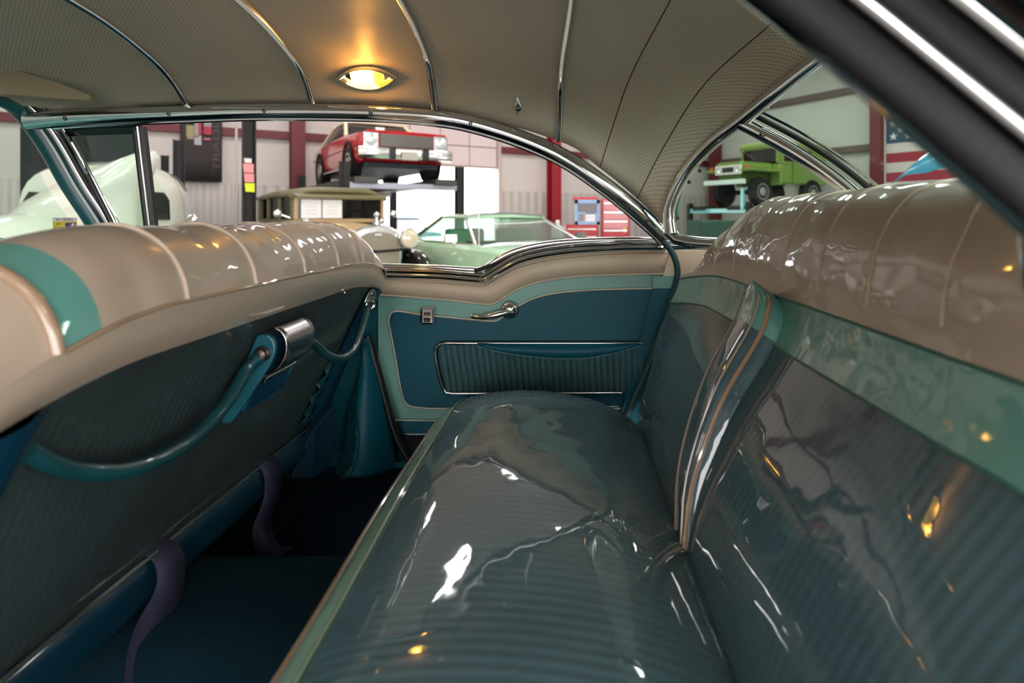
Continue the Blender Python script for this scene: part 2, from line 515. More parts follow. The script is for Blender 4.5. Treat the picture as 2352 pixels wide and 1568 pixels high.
# ---------------- far rear door
DY = 1.88
def dp(px, py, dy=0.): return P(px, py, DY + dy)
def plate(name, pts, dy, th, m, parent, bev=.002):
    return mesh(name, prism([dp(x, y, dy) for x, y in pts], (0, th, 0)), m, parent=parent, smooth=False, bevel=bev)
def crv(pts, n=40, dy=0.): return cat_rom([dp(x, y, dy) for x, y in pts], n)
top_line = [(868, 632), (1000, 640), (1085, 646), (1112, 648), (1140, 632), (1190, 606), (1260, 589), (1340, 579), (1440, 573), (1545, 572)]
cream_low = [(868, 676), (1000, 686), (1085, 695), (1128, 699), (1146, 690), (1190, 663), (1240, 647), (1320, 635), (1440, 630), (1548, 628)]
door = thing('door_1', 'far rear door with cream, teal and blue panels', None, tuple(dp(1200, 1065)), world=True, kind='structure')
door_base = [(868, 622), (1112, 632), (1190, 590), (1340, 565), (1560, 562), (1560, 620), (1540, 700), (1425, 1000), (1400, 1075), (945, 1075), (905, 975), (868, 830)]
plate('door_shell', door_base, 0.004, .05, TEAL_L, door)
tl = crv(top_line, 50); cl = crv(cream_low, 50)
f_top = [v + Vector((0, -.002, 0)) for v in tl]; f_bot = [v + Vector((0, -.002, 0)) for v in cl]
cv, cf = loft([f_top, [a.lerp(b, .5) + Vector((0, -.006, 0)) for a, b in zip(f_top, f_bot)], f_bot])
mesh('cream_panel', (cv, cf), CREAM_D, parent=door, solid=.004)
mesh('silver_welt', tube([v + Vector((0, -.006, 0)) for v in cl], .0030, 8), SILVER_PIPE, parent=door)
mesh('stitch_line', tube([v + Vector((0, -.0075, -.012)) for v in tl], .0011, 6), mat('brown_thread', '6a5844', .8), parent=door)
# blue panel
bt = [(893, 738), (897, 722), (912, 714), (970, 722), (1080, 733), (1128, 737), (1146, 734), (1165, 720), (1195, 700), (1235, 682), (1300, 670), (1400, 664), (1548, 661)]
btc = crv(bt, 60, -.004)
left_edge = crv([(893, 738), (905, 800), (917, 870), (924, 905), (932, 924), (948, 933), (985, 937)], 30, -.004)
right_low = [dp(1548, 661, -.004), dp(1530, 740, -.004), dp(1440, 937, -.004)]
poly = btc + right_low[1:] + left_edge[::-1][:-1]
bm_v, bm_f = prism(poly, (0, .008, 0))
mesh('blue_panel', (bm_v, bm_f), BLUE, parent=door, smooth=False, bevel=.002)
mesh('silver_welt', tube([v + Vector((0, -.003, 0)) for v in btc], .0030, 8), SILVER_PIPE, parent=door)
mesh('silver_welt', tube([v + Vector((0, -.003, 0)) for v in left_edge + crv([(1000, 937), (1200, 938), (1440, 937)], 8, -.004)], .0030, 8), SILVER_PIPE, parent=door)
# garnish on the door top: two rails
g1 = crv([(868, 627), (1000, 631), (1085, 638), (1110, 640), (1122, 634), (1150, 617), (1195, 594), (1260, 579), (1340, 570), (1440, 565), (1528, 565)], 70, -.012)
mesh('garnish_rail', sweep(g1, [(-.018, -.012), (-.017, .004), (-.012, .013), (-.004, .015), (.001, .010), (.005, .013), (.010, .013), (.014, .008), (.0165, 0), (.0165, -.012)], Vector((0, -1, .35))), CHROME, parent=door)
g2 = crv([(868, 612), (1000, 615), (1085, 620), (1110, 618), (1150, 592), (1200, 572), (1270, 559), (1360, 553), (1440, 551), (1528, 551)], 60, .012)
mesh('garnish_ledge', sweep(g2, half_round(.020, .012), Vector((0, -1, .8))), CHROME, parent=door)
g3 = crv([(1090, 622), (1120, 612), (1150, 600), (1195, 581), (1260, 567), (1350, 560), (1528, 557)], 40, .004)
mesh('window_channel', tube(g3, .0065, 8), RUBBER, parent=door)
# pocket: gathered fabric
px0, px1, py0, py1 = 1000, 1488, 792, 901
NR = 34
pv = []; NX, NZ = NR * 6 + 1, 11
for i in range(NX):
    for j in range(NZ):
        u, w = i / (NX - 1), j / (NZ - 1)
        x = px0 + 6 + (px1 - px0) * u + (18 * w * (1 - u))
        y = py0 + (py1 - py0) * w
        ph = (u * NR) % 1
        rib = abs(math.sin(PI * ph)) ** .6
        dip = .018 * math.sin(PI * min(1, max(0, (u - .2) / .75))) * (1 - w) ** 1.5
        pv.append(dp(x, y, -.009 - .006 * rib - dip - .006 * math.sin(PI * w)))
mesh('pocket_fabric', (pv, grid_faces(NX, NZ)), fabric_mat('pocket_cloth', '27484c', '3c6468', 0, 'X', .004), parent=door, ang=60)
lens = [(1095, 792), (1150, 806), (1220, 816), (1290, 821), (1360, 818), (1420, 806), (1470, 792)]
lt = crv(lens, 30, -.040)
lrow = [Vector((v.x, v.y + .012, dp(1200, 790, -.03).z)) for v in lt]
mesh('pocket_flap', loft([lrow, lt]), BLUE, parent=door, solid=.003)
mesh('pocket_stitch', tube([v + Vector((0, -.002, -.003)) for v in lt], .0016, 6), mat('teal_thread', '3f7a80', .7), parent=door)
ptr = crv([(1484, 788), (1300, 788), (1100, 788), (1030, 788), (1008, 792), (1000, 806), (1003, 835), (1010, 870), (1018, 892), (1030, 902), (1100, 903), (1300, 902), (1428, 901)], 90, -.016)
mesh('pocket_bead', sweep(ptr, half_round(.008, .005), Vector((0, -1, 0))), CHROME, parent=door)
mesh('pocket_gasket', tube([v + Vector((0, .005, 0)) for v in ptr], .0065, 8), RUBBER, parent=door)
# lower door
plate('kick_band', [(905, 966), (1420, 966), (1405, 1075), (948, 1075)], -.002, .008, BLUE, door)
mesh('silver_welt', tube(crv([(906, 965), (1100, 966), (1420, 966)], 10, -.004), .0030, 8), SILVER_PIPE, parent=door)
mesh('kick_trim', sweep(crv([(924, 997), (1100, 997), (1400, 997)], 8, -.004), half_round(.007, .004), Vector((0, -1, 0))), CHROME, parent=door)
kv = []
for i in range(56):
    y = 1001 + i * .72
    for x in (930, 1400): kv.append(dp(x + (i * .35 if x < 1000 else 0), y, -.0035 - (.0025 if i % 2 else 0)))
mesh('ribbed_kick_plate', (kv, [(2 * i, 2 * i + 1, 2 * i + 3, 2 * i + 2) for i in range(55)]), mat('charcoal_ribbed', '38343c', .6), parent=door, smooth=False)
mesh('chrome_strip', sweep(crv([(1353, 933), (1390, 933), (1420, 932)], 6, -.010), half_round(.005, .004), Vector((0, -1, 0))), CHROME, parent=door)
# door handle
fh = frame_mat(dp(1171, 711, -.006), (1, 0, 0), (0, -1, 0))
hk = mesh('door_handle', xf(lathe([(.029, 0), (.0285, .006), (.026, .015), (.020, .022), (.011, .026), (.003, .027)], 28), fh), CHROME, parent=door)
lp = cat_rom([fh((.012, -.006, .025)), fh((-.010, -.004, .031)), fh((-.045, -.012, .034)), fh((-.085, -.018, .033)), fh((-.108, -.017, .028)), fh((-.112, -.013, .022))], 26)
lev = mesh('lever', tube(lp, [.006 + .005 * math.sin(PI * min(1, i / 20)) for i in range(26)], 12), CHROME, parent=hk, off=door.location)
# lighter / ash receiver
fa = frame_mat(dp(985, 723, -.006), (1, 0, 0), (0, -1, 0))
ar = mesh('ash_receiver', xf(box((0, 0, .012), (.044, .054, .024)), fa), CHROME, parent=door, smooth=False, bevel=.007)
mesh('thumb_roller', xf(lathe([(.006, -.010), (.010, -.0098), (.010, .0098), (.006, .010)], 16, 'x', (0, -.003, .018)), fa), mat('dull_brass', '8c8272', .4, .9), parent=ar, off=door.location)
mesh('slot', xf(box((0, -.003, .0235), (.020, .030, .002)), fa), RUBBER, parent=ar, off=door.location, smooth=False)

# windlace and weatherstrips (setting)
wl = cat_rom([P(1524, 553, 1.80), P(1541, 575, 1.80), P(1554, 605, 1.80), P(1555, 640, 1.80), P(1538, 700, 1.80), P(1512, 780, 1.80), P(1478, 868, 1.80), P(1440, 950, 1.79), P(1412, 1005, 1.78), P(1385, 1060, 1.78)], 50)
w = mesh('trim_4', tube(wl, [.009 + .004 * (i / 49) for i in range(50)], 12), WIND)
tag(w, 'dark teal windlace cord running down the rear edge of the far door', kind='structure')
bw = cat_rom([P(846, 770, 1.83), P(868, 850, 1.83), P(895, 950, 1.83), P(915, 1010, 1.83), P(940, 1055, 1.83)], 30)
w2 = mesh('trim_5', sweep(bw, half_round(.020, .016), Vector((0, -1, 0))), RUBBER)
tag(w2, 'black rubber weatherstrip along the front edge of the far rear door', kind='structure')
# centre post with ruffled vinyl
post = thing('trim_6', 'blue vinyl covered centre post with ruffled edge behind the front seat', None, tuple(P(860, 1120, 1.78)), world=True, kind='structure')
pl = cat_rom([P(845, 775, 1.84), P(830, 860, 1.80), P(822, 940, 1.77), P(824, 1010, 1.75), P(812, 1070, 1.74), P(776, 1128, 1.72)], 30)
pr = cat_rom([P(850, 775, 1.85), P(868, 860, 1.84), P(888, 950, 1.84), P(900, 1010, 1.84), P(910, 1065, 1.84), P(880, 1120, 1.84)], 30)
mesh('post_cover', loft([[a.lerp(b, k / 8) + Vector((0, -.03 * math.sin(PI * k / 8), 0)) for k in range(9)] for a, b in zip(pl, pr)]), BLUE, parent=post, solid=.01)
rl = cat_rom([P(838, 790, 1.86), P(812, 900, 1.86), P(800, 960, 1.84), P(790, 1030, 1.82), P(772, 1080, 1.80), P(735, 1118, 1.78)], 90)
rr = cat_rom([P(845, 775, 1.84), P(830, 860, 1.80), P(822, 940, 1.77), P(824, 1010, 1.75), P(812, 1070, 1.74), P(776, 1128, 1.72)], 90)
rv = []
for i, (a, b) in enumerate(zip(rl, rr)):
    wv = math.sin(i * .78) * .006 + math.sin(i * .41 + 1) * .004
    rv.append([a.lerp(b, k / 5) + Vector((0, wv * math.sin(PI * k / 5 * .9), wv * .5)) for k in range(6)])
mesh('ruffle', loft(rv), mat('dark_teal_vinyl', '0f4a52', .35, var=.1, bump=.1), parent=post, solid=.004)
mesh('post_seam', tube([v + Vector((0, -.004, 0)) for v in rr], .0018, 6), RUBBER, parent=post)
# far front door + wall below, firewall, dash, floor
fd = mesh('door_2', prism([P(60, 560, 1.91), P(900, 628, 1.91), P(900, 830, 1.91), P(960, 1085, 1.91), P(60, 1085, 1.91)], (0, .04, 0)), BLUE, smooth=False)
tag(fd, 'far front door panel hidden behind the front seat', kind='structure')
sill = mesh('wall_rocker', prism([V(-2.0, 1.82, -.78), V(.5, 1.82, -.78), V(.5, 1.82, -.73), V(-2.0, 1.82, -.73)], (0, .12, 0)), TEAL_D, smooth=False)
tag(sill, 'teal painted rocker sill below the far doors', kind='structure')
fw = mesh('wall_firewall', prism([V(-2.14, .38, -.78), V(-2.14, 1.92, -.78), V(-2.14, 1.92, -.12), V(-2.14, .38, -.12)], (-.04, 0, 0)), MIRROR_DARK, smooth=False)
tag(fw, 'dark firewall in front of the footwell', kind='structure')
dsec = [(-2.0, -.14), (-1.9, -.085), (-1.75, -.062), (-1.62, -.06), (-1.56, -.075), (-1.54, -.12), (-1.58, -.22), (-1.66, -.32), (-2.0, -.34)]
dash = mesh('dashboard', loft([[V(x + .10 * math.cos((y - YC) * 1.7) - .1, y, z) for x, z in dsec] for y in [.34 + i * .1 for i in range(16)]]), mat('pale_teal_dash', '5fa3a2', .35, coat=.5), loc=V(-1.8, YC, -.34), solid=.02)
tag(dash, 'pale teal dashboard top just above the front seat back', 'dashboard')
# A pillar and vent window
ap = cat_rom([P(-40, 190, 1.70), P(10, 222, 1.71), P(60, 268, 1.73), P(110, 338, 1.76), P(160, 425, 1.79), P(215, 510, 1.82), P(250, 580, 1.84)], 40)
apil = mesh('trim_7', sweep(ap, [(-.028, -.01), (-.030, .006), (-.024, .018), (-.010, .024), (.006, .022), (.018, .014), (.024, .004), (.026, -.01)], Vector((.25, -1, 0))), TEAL_D)
tag(apil, 'glossy dark teal windshield pillar slanting down at far left', kind='structure')
mesh('pillar_garnish', sweep([v + Vector((.040, -.004, .006)) for v in ap], half_round(.034, .014), Vector((.15, -1, 0))), mat('dark_chrome', '8a8a8c', .12, 1.0), parent=apil)
mesh('pillar_bead', tube([v + Vector((.064, -.002, .014)) for v in ap], .006, 8), CHROME, parent=apil)
mesh('visor_bracket', xf(box((0, 0, 0), (.05, .035, .022)), lambda q: P(25, 212, 1.66) + Vector(q)), SCREW, parent=apil, bevel=.006, smooth=False)
vw = thing('window_2', 'black framed vent window at the front of the far side opening', None, tuple(P(330, 545, 1.80)), world=True, kind='structure')
vf = [P(150, 303, 1.775), P(322, 297, 1.775)]
mesh('top_bar', sweep(cat_rom(vf, 6), [(-.012, -.01), (-.012, .006), (0, .010), (.012, .006), (.012, -.01)], Vector((0, -1, -.2))), mat('gunmetal_trim', '2a3636', .25, .6), parent=vw)
vm = [P(319, 292, 1.775), P(333, 410, 1.79), P(349, 545, 1.81)]
mesh('division_bar', sweep(cat_rom(vm, 10), [(-.017, -.01), (-.017, .006), (-.008, .011), (0, .006), (.008, .011), (.017, .006), (.017, -.01)], Vector((0, -1, 0))), RUBBER2, parent=vw)
mesh('division_bead', tube([v + Vector((.004, -.012, 0)) for v in cat_rom(vm, 10)], .003, 8), CHROME, parent=vw)
vs_ = [P(158, 315, 1.775), P(212, 420, 1.79), P(282, 560, 1.81)]
mesh('front_bar', sweep(cat_rom(vs_, 10), half_round(.020, .010), Vector((0, -1, 0))), RUBBER2, parent=vw)
mesh('front_bead', tube([v + Vector((.013, -.005, 0)) for v in cat_rom(vs_, 10)], .0035, 8), CHROME, parent=vw)
mesh('pane', ([P(160, 310, 1.785), P(322, 303, 1.785), P(349, 560, 1.815), P(282, 560, 1.815)], [(0, 1, 2, 3)]), GLASS_W, parent=vw, smooth=False)
# windshield
wt = station([(-1.53, 1.73, .300), (-1.57, 1.62, .345), (-1.62, 1.42, .378), (-1.67, YC, .40)])
wbm = station([(-1.40, 1.86, -.12), (-1.60, 1.85, -.12), (-1.85, 1.70, -.12), (-2.0, 1.40, -.12), (-2.04, YC, -.12)])
wr = []
for a, b in zip(wt, wbm):
    wr.append([a.lerp(b, t / 8) + Vector((-.05 * math.sin(PI * t / 8), 0, 0)) for t in range(9)])
ws = mesh('window_3', loft(wr), GLASS_W)
tag(ws, 'wraparound windshield glass beyond the front seat', kind='structure')
wh = mesh('trim_8', sweep([v + Vector((.02, 0, -.005)) for v in wt], half_round(.04, .015), Vector((.7, 0, -.7))), mat('teal_header', '2c6a6c', .3), )
tag(wh, 'teal windshield header moulding below the headliner front edge', kind='structure')
# sticker on the windshield
fst = frame_mat(P(149, 522, 1.82), (1, 0.06, 0), (0, -1, 0))
stk = thing('windshield_sticker', 'small yellow sticker with flag picture on the windshield corner', 'sticker', tuple(P(149, 540, 1.82)), world=True)
mesh('backing', xf(box((0, 0, 0), (.072, .058, .0008)), fst), mat('sticker_yellow', 'cbb83a', .5), parent=stk, smooth=False)
mesh('title_band', xf(box((0, .0235, .0006), (.072, .011, .0008)), fst), mat('sticker_pale', 'd8ccd4', .5), parent=stk, smooth=False)
mesh('lettering', xf(text_mesh('65 YEARS', .0125), lambda q: fst((q[0], q[1] + .0235, .0012))), mat('sticker_purple', '4a2a5c', .5), parent=stk, smooth=False)
mesh('lettering', xf(text_mesh('2021', .008), lambda q: fst((q[0] - .018, q[1] + .010, .0012))), mat('sticker_ink', '5a4a20', .5), parent=stk, smooth=False)
for k in range(4):
    mesh('print_line', xf(box((-.017, .000 - .006 * k, .0008), (.030, .0016, .0006)), fst), MATS['sticker_ink'], parent=stk, smooth=False)
fl = mesh('flag_picture', xf(box((.018, -.004, .0006), (.032, .036, .0008)), fst), mat('sticker_blue', '3c3c78', .5), parent=stk, smooth=False)
for k, c in enumerate(('b04a5c', 'e8e0e0', 'b04a5c', 'e8e0e0')):
    x = .009 + k * .0065
    mesh('flag_bar', xf(prism([Vector((x, -.020, .001)), Vector((x + .005, -.020, .001)), Vector((min(x + .012, .033), .012, .001)), Vector((min(x + .007, .032), .012, .001))], (0, 0, .0005)), fst), mat('sticker_bar_' + c, c, .5), parent=fl, off=stk.location, smooth=False)

# floor
NXF, NYF = 60, 60
fv = []
for i in range(NXF):
    for j in range(NYF):
        x = -2.0 + 2.6 * i / (NXF - 1); y = .36 + 1.54 * j / (NYF - 1)
        d = abs(y - 1.06)
        hump = .10 / (1 + math.exp((d - .17) * 42))
        hump *= 1 if x < -.4 else max(.55, 1 - (x + .4) * .6)
        z = -.745 + hump + .004 * noise.noise(Vector((x * 6, y * 6, 1)))
        fv.append(V(x, y, z))
car_floor = mesh('floor', (fv, grid_faces(NXF, NYF)), CARPET, solid=.03, solid_off=1, ang=60)
for p in car_floor.data.polygons: pass
tag(car_floor, 'dark teal carpeted floor with centre hump between the seats', kind='structure')
mp = [(-.62, 1.30), (-.36, 1.30), (-.33, 1.36), (-.33, 1.66), (-.37, 1.71), (-.60, 1.71), (-.66, 1.64), (-.66, 1.36)]
fm = mesh('floor_mat', prism([V(x, y, -.742) for x, y in mp], (0, 0, .014)), CARPET_MAT, loc=V(-.5, 1.5, -.742), bevel=.004, smooth=False)
tag(fm, 'navy floor mat lying on the far side carpet', 'floor mat')

# ================================================================== REAR SEAT
def ease(t): t = min(1, max(0, t)); return t * t
rs = thing('rear_seat', 'rear bench seat under clear vinyl with cream top and teal band', 'car seat', tuple(V(0, YC, -.74)), world=True)
RY0, RY1 = .40, 1.80
def ys(a, b, n): return [a + (b - a) * i / (n - 1) for i in range(n)]
def cdrop(y): return .115 * ease((y - 1.38) / .42) + .05 * ease((.62 - y) / .22)
c_prof = [(-.262, -.452), (-.20, -.432), (-.10, -.424), (0, -.432), (.09, -.452), (.15, -.478), (.185, -.502), (.215, -.54)]
def cz(x, y): return 0
cfine = cat_rom([Vector((x, 0, z)) for x, z in c_prof], 26)
def cush_row(y, fine):
    d = cdrop(y)
    return [V(v.x + .035 * ease((.55 - y) / .2), y, v.z - d + .004 * math.sin(y * 9 + v.x * 5)) for v in fine]
mesh('cushion', loft([cush_row(y, cfine) for y in ys(RY0 + .03, RY1 - .02, 60)]), FABRIC, parent=rs, ang=80)
bfine = cat_rom([Vector(p) for p in ((-.300, 0, -.492), (-.294, 0, -.474), (-.280, 0, -.461), (-.260, 0, -.451))], 8)
mesh('cushion_border', loft([cush_row(y, bfine) for y in ys(RY0 + .03, RY1 - .02, 50)]), BORDER, parent=rs, ang=80)
ffine = cat_rom([Vector(p) for p in ((-.300, 0, -.492), (-.306, 0, -.52), (-.302, 0, -.60), (-.270, 0, -.68), (-.26, 0, -.745))], 10)
mesh('cushion_front', loft([cush_row(y, ffine) for y in ys(RY0 + .03, RY1 - .02, 40)]), BLUE, parent=rs, ang=80)
mesh('piping', tube([cush_row(y, [bfine[0]])[0] + Vector((-.003, 0, .003)) for y in ys(RY0 + .03, RY1 - .02, 60)], .0055, 8), PIPE_TAN, parent=rs)
mesh('border_seam', tube([cush_row(y, [bfine[-1]])[0] + Vector((0, 0, .002)) for y in ys(RY0 + .03, RY1 - .02, 60)], .003, 8), mat('green_seam', '6a7d64', .4, coat=.8), parent=rs)
# cushion far end cap
def end_cap(y, dy, fine_all, drop, m, name, bulge=.05):
    r0 = fine_all
    lo = [Vector((v.x, v.y, V(0, 0, -.745).z)) for v in r0]
    rowsx = []
    for k in range(7):
        t = k / 6
        rowsx.append([a.lerp(b, t) + Vector((0, dy * bulge * math.sin(min(1, t * 2.2) * PI / 2), 0)) for a, b in zip(r0, lo)])
    mesh(name, loft(rowsx), m, parent=rs, ang=80)
allf = ffine[::-1][-4:-1] + bfine + cfine
end_cap(RY1, 1, cush_row(RY1 - .02, allf), 0, FABRIC_BARE, 'cushion_end', .035)
end_cap(RY0, -1, cush_row(RY0 + .03, allf), 0, FABRIC_BARE, 'cushion_end', .035)

# backrest
b_fab = [(.185, -.56), (.188, -.525), (.196, -.49), (.214, -.43), (.246, -.365), (.287, -.298), (.335, -.236), (.352, -.212)]
b_band = [(.352, -.212), (.366, -.186), (.376, -.160), (.382, -.138)]
b_cream = [(.382, -.138), (.386, -.115), (.390, -.080), (.402, -.035), (.424, .008), (.455, .036), (.50, .048), (.54, .040), (.565, .01), (.572, -.04), (.572, -.12)]
def bdrop(y, z):
    k = min(1, max(0, (y - 1.25) / .45)) ** 3 + .6 * ease((.55 - y) / .2)
    lo = .032 * max(0, min(1, (z + .56) / .42))
    t = min(1, max(0, (z + .138) / .11)); t = t * t * (3 - 2 * t)
    return (lo + (.155 - lo) * t) * k
def bshift(y): return -.055 * ease((y - 1.45) / .25) + .02 * ease((.6 - y) / .2)
def back_row(y, fine, off=0):
    return [V(v.x + bshift(y) * (-.55 + 1.5 * min(1, max(0, (v.z + .42) / .22))) + (v.y if False else 0), y, v.z - bdrop(y, v.z) - off) for v in fine]
fb = cat_rom([Vector((x, 0, z)) for x, z in b_fab], 24)
bb = cat_rom([Vector((x, 0, z)) for x, z in b_band], 8)
bc = cat_rom([Vector((x, 0, z)) for x, z in b_cream], 34)
YB0, YB1 = .38, 1.70
YBS = ys(YB0, YB1, 70)
mesh('backrest', loft([back_row(y, fb) for y in YBS]), FABRIC, parent=rs, ang=80)
mesh('teal_band', loft([back_row(y, bb) for y in YBS]), TEAL_LC, parent=rs, ang=80)
def cream_row(y):
    r = back_row(y, bc)
    out = []
    for i, v in enumerate(r):
        t = i / 33
        w = .0035 * noise.noise(Vector((y * 14, v.z * 18, 3.3))) * math.sin(PI * min(1, t * 1.2))
        sc = .003 * math.sin(PI * min(1, t * 1.3)) * abs(math.sin(PI * (y - .62) / .15)) ** .5
        out.append(v + Vector((-w - sc, 0, w)))
    return out
mesh('cream_top', loft([cream_row(y) for y in ys(YB0, YB1, 120)]), CREAM, parent=rs, ang=80)
for y in (.47, .62, .77, .92, 1.07, 1.22, 1.37, 1.52, 1.64):
    r = cream_row(y)
    mesh('pleat_welt', tube([v + Vector((-.001, 0, .001)) for v in r[2:24]], .0017, 6), CREAM_PIPE, parent=rs)
mesh('band_seam', tube([back_row(y, [bb[0]])[0] + Vector((-.001, 0, 0)) for y in YBS], .0022, 6), mat('teal_seam', '3c6a60', .5), parent=rs)
mesh('band_seam', tube([back_row(y, [bb[-1]])[0] + Vector((-.001, 0, 0)) for y in YBS], .0022, 6), MATS['teal_seam'], parent=rs)
# far end of the backrest
def back_cap(y, s):
    r = back_row(y, fb)[:-1] + back_row(y, bb)[:-1] + back_row(y, bc)
    pts = []
    for k in range(6):
        t = k / 5
        pts.append([Vector((v.x + (V(.56, 0, 0).x - v.x) * t, v.y + s * .05 * math.sin(PI / 2 * min(1, t * 2)), v.z - .02 * t * (1 if v.z > H - .1 else 0))) for v in r])
    mesh('backrest_end', loft(pts), mat('covered_end', '7d8f82', .45, coat=1.0, wr=.8), parent=rs, ang=80)
back_cap(YB1, 1); back_cap(YB0, -1)
# folded centre armrest
profA = cat_rom([Vector((x, 0, z)) for x, z in b_fab[1:] + b_band[1:]], 48)
def arm_pt(i, t, lift=0):
    q = i / 47; v = profA[i]
    arch = 1 if q < .86 else math.sqrt(max(.0, 1 - ((q - .86) / .14) ** 2))
    wd3 = (.030 + .036 * q) * max(.02, arch)
    o = .006 + .044 * (1 - (1 - min(1, q * 1.15)) ** 2)
    e = (1 - abs(t) ** 5) ** .5
    return V(v.x, 0, v.z) + Vector((-.82, 0, .57)) * (o * e + lift - .002) + Vector((0, .955 + .14 * q + wd3 * t, 0))
TS = ys(-1, 1, 17)
mesh('armrest', loft([[arm_pt(i, t) for t in TS] for i in range(0, 40)]), FABRIC, parent=rs, ang=80)
mesh('armrest_cap', loft([[arm_pt(i, t) for t in TS] for i in range(39, 48)]), TEAL_LC, parent=rs, ang=80)
lo_ = [arm_pt(i, -.93, .002) for i in range(0, 47)]; hi_ = [arm_pt(i, .93, .002) for i in range(0, 47)]
loop = lo_ + [arm_pt(47, 0, .002)] + hi_[::-1]
mesh('armrest_piping', tube(cat_rom(loop[::3] + [loop[-1]], 120), .0042, 8), PIPE_TAN, parent=rs)
lo_ = [arm_pt(i, -.74, .003) for i in range(0, 46)]; hi_ = [arm_pt(i, .74, .003) for i in range(0, 46)]
loop = lo_ + [arm_pt(46, 0, .003)] + hi_[::-1]
mesh('vinyl_weld', tube(cat_rom(loop[::3] + [loop[-1]], 120), .0018, 6), mat('clear_weld', 'a89888', .15, coat=1.0), parent=rs)

# ================================================================== FRONT SEAT
fs_ = thing('front_seat', 'front bench seat seen from behind with cream roll and ribbed back', 'car seat', tuple(V(-.75, 1.13, -.74)), world=True)
FY0, FY1 = .50, 1.79
def fdrop(y): return .10 * ease((y - 1.46) / .33) + .06 * ease((.78 - y) / .25)
def ftap(y): return .045 * ease((y - 1.60) / .19)
f_roll = [(-.70, -.16), (-.695, -.10), (-.672, -.045), (-.635, -.018), (-.59, -.010), (-.55, -.020), (-.515, -.045), (-.496, -.078), (-.490, -.108)]
f_low = [(-.490, -.108), (-.492, -.128), (-.50, -.150), (-.514, -.172)]
f_pan = [(-.514, -.172), (-.532, -.205), (-.562, -.272), (-.60, -.360), (-.64, -.450), (-.675, -.530), (-.690, -.565)]
def front_row(y, pts, n):
    f = cat_rom([Vector((x, 0, z)) for x, z in pts], n); out = []
    for v in f:
        k = min(1, max(0, (v.z + .30) / .25))
        out.append(V(v.x - ftap(y) * (1 if v.x > -.6 else -1) * k * .8, y, v.z - fdrop(y) * k))
    return out
def roll_row(y):
    r = front_row(y, f_roll, 30)
    return [v + Vector((1, 0, .6)) * (.005 * noise.noise(Vector((y * 7, v.z * 9, .4))) + .004 * noise.noise(Vector((y * 19, v.z * 14, 2.4)))) for v in r]
mesh('cream_roll', loft([roll_row(y) for y in ys(.649, FY1 - .02, 90)]), CREAM, parent=fs_, ang=80)
mesh('teal_stripe', loft([roll_row(y) for y in ys(.597, .649, 6)]), TEAL_LC, parent=fs_, ang=80)
mesh('roll_end', loft([roll_row(y) for y in ys(.52, .597, 6)]), CREAM, parent=fs_, ang=80)
mesh('end_piping', tube([v + Vector((.002, 0, .002)) for v in roll_row(.592)[4:]], .007, 10), PIPE_TAN, parent=fs_)
def roll_cap(y0, s, depth, n=8):
    r = roll_row(y0) + front_row(y0, f_low, 6)[1:]; r = r + r[:1]
    c = sum(r, Vector()) / len(r)
    rowsx = []
    for k in range(n):
        a = PI / 2 * k / (n - 1)
        rowsx.append([c + (v - c) * math.cos(a) + Vector((0, s * depth * math.sin(a), 0)) for v in r])
    mesh('roll_cap', loft(rowsx), CREAM, parent=fs_, ang=80)
roll_cap(FY1 - .02, 1, .03); roll_cap(.52, -1, .03)
mesh('roll_underside', loft([front_row(y, f_low, 6) for y in ys(.52, FY1 - .02, 70)]), CREAM, parent=fs_, ang=80)
mesh('roll_seam', tube([roll_row(y)[-1] + Vector((.0015, 0, 0)) for y in ys(.60, FY1 - .03, 60)], .003, 8), PIPE_TAN, parent=fs_)
for y in (.80, .98, 1.16, 1.34, 1.52):
    mesh('pleat_welt', tube([v + Vector((.001, 0, .001)) for v in roll_row(y)[9:]], .0025, 6), CREAM_PIPE, parent=fs_)
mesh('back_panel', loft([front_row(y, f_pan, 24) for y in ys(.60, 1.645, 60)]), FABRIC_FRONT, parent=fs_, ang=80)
def border_row(y, s, dx): return [v + Vector((dx, 0, 0)) for v in front_row(y, f_pan, 20)]
mesh('side_border', loft([border_row(1.64, 1, .004), border_row(1.655, 1, .012), border_row(1.70, 1, .014), border_row(1.76, 1, .008), border_row(1.785, 1, -.02), border_row(1.79, 1, -.10)]), BLUE_D, parent=fs_, ang=80)
mesh('side_border', loft([border_row(.606, 1, .004), border_row(.596, 1, .012), border_row(.56, 1, .014), border_row(.52, 1, .008), border_row(.505, 1, -.02), border_row(.50, 1, -.10)]), BLUE_D, parent=fs_, ang=80)
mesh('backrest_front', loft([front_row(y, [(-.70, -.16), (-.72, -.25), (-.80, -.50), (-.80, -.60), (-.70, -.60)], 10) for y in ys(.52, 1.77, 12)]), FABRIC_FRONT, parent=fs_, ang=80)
FRONT_P = [(-.70, -.16), (-.72, -.25), (-.80, -.50), (-.80, -.60), (-.70, -.60)]
for y_, s_ in ((.512, -1), (1.782, 1)):
    ring = front_row(y_, f_pan, 12) + front_row(y_, FRONT_P, 12)[::-1]
    cc = sum(ring, Vector()) / len(ring)
    mesh('side_panel', loft([[cc + (v - cc) * f + Vector((0, s_ * d, 0)) for v in ring + ring[:1]] for f, d in ((1.0, 0), (.9, .008), (.5, .014), (.05, .015))]), BLUE_D, parent=fs_, ang=80)
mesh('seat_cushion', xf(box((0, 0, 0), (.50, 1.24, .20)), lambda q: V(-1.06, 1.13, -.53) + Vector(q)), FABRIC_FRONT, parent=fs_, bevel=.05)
mesh('seat_base', xf(box((0, 0, 0), (.42, 1.10, .13)), lambda q: V(-1.04, 1.13, -.68) + Vector(q)), MIRROR_DARK, parent=fs_, smooth=False)
railp = [V(-.685, y, -.592) for y in ys(.50, 1.66, 10)]
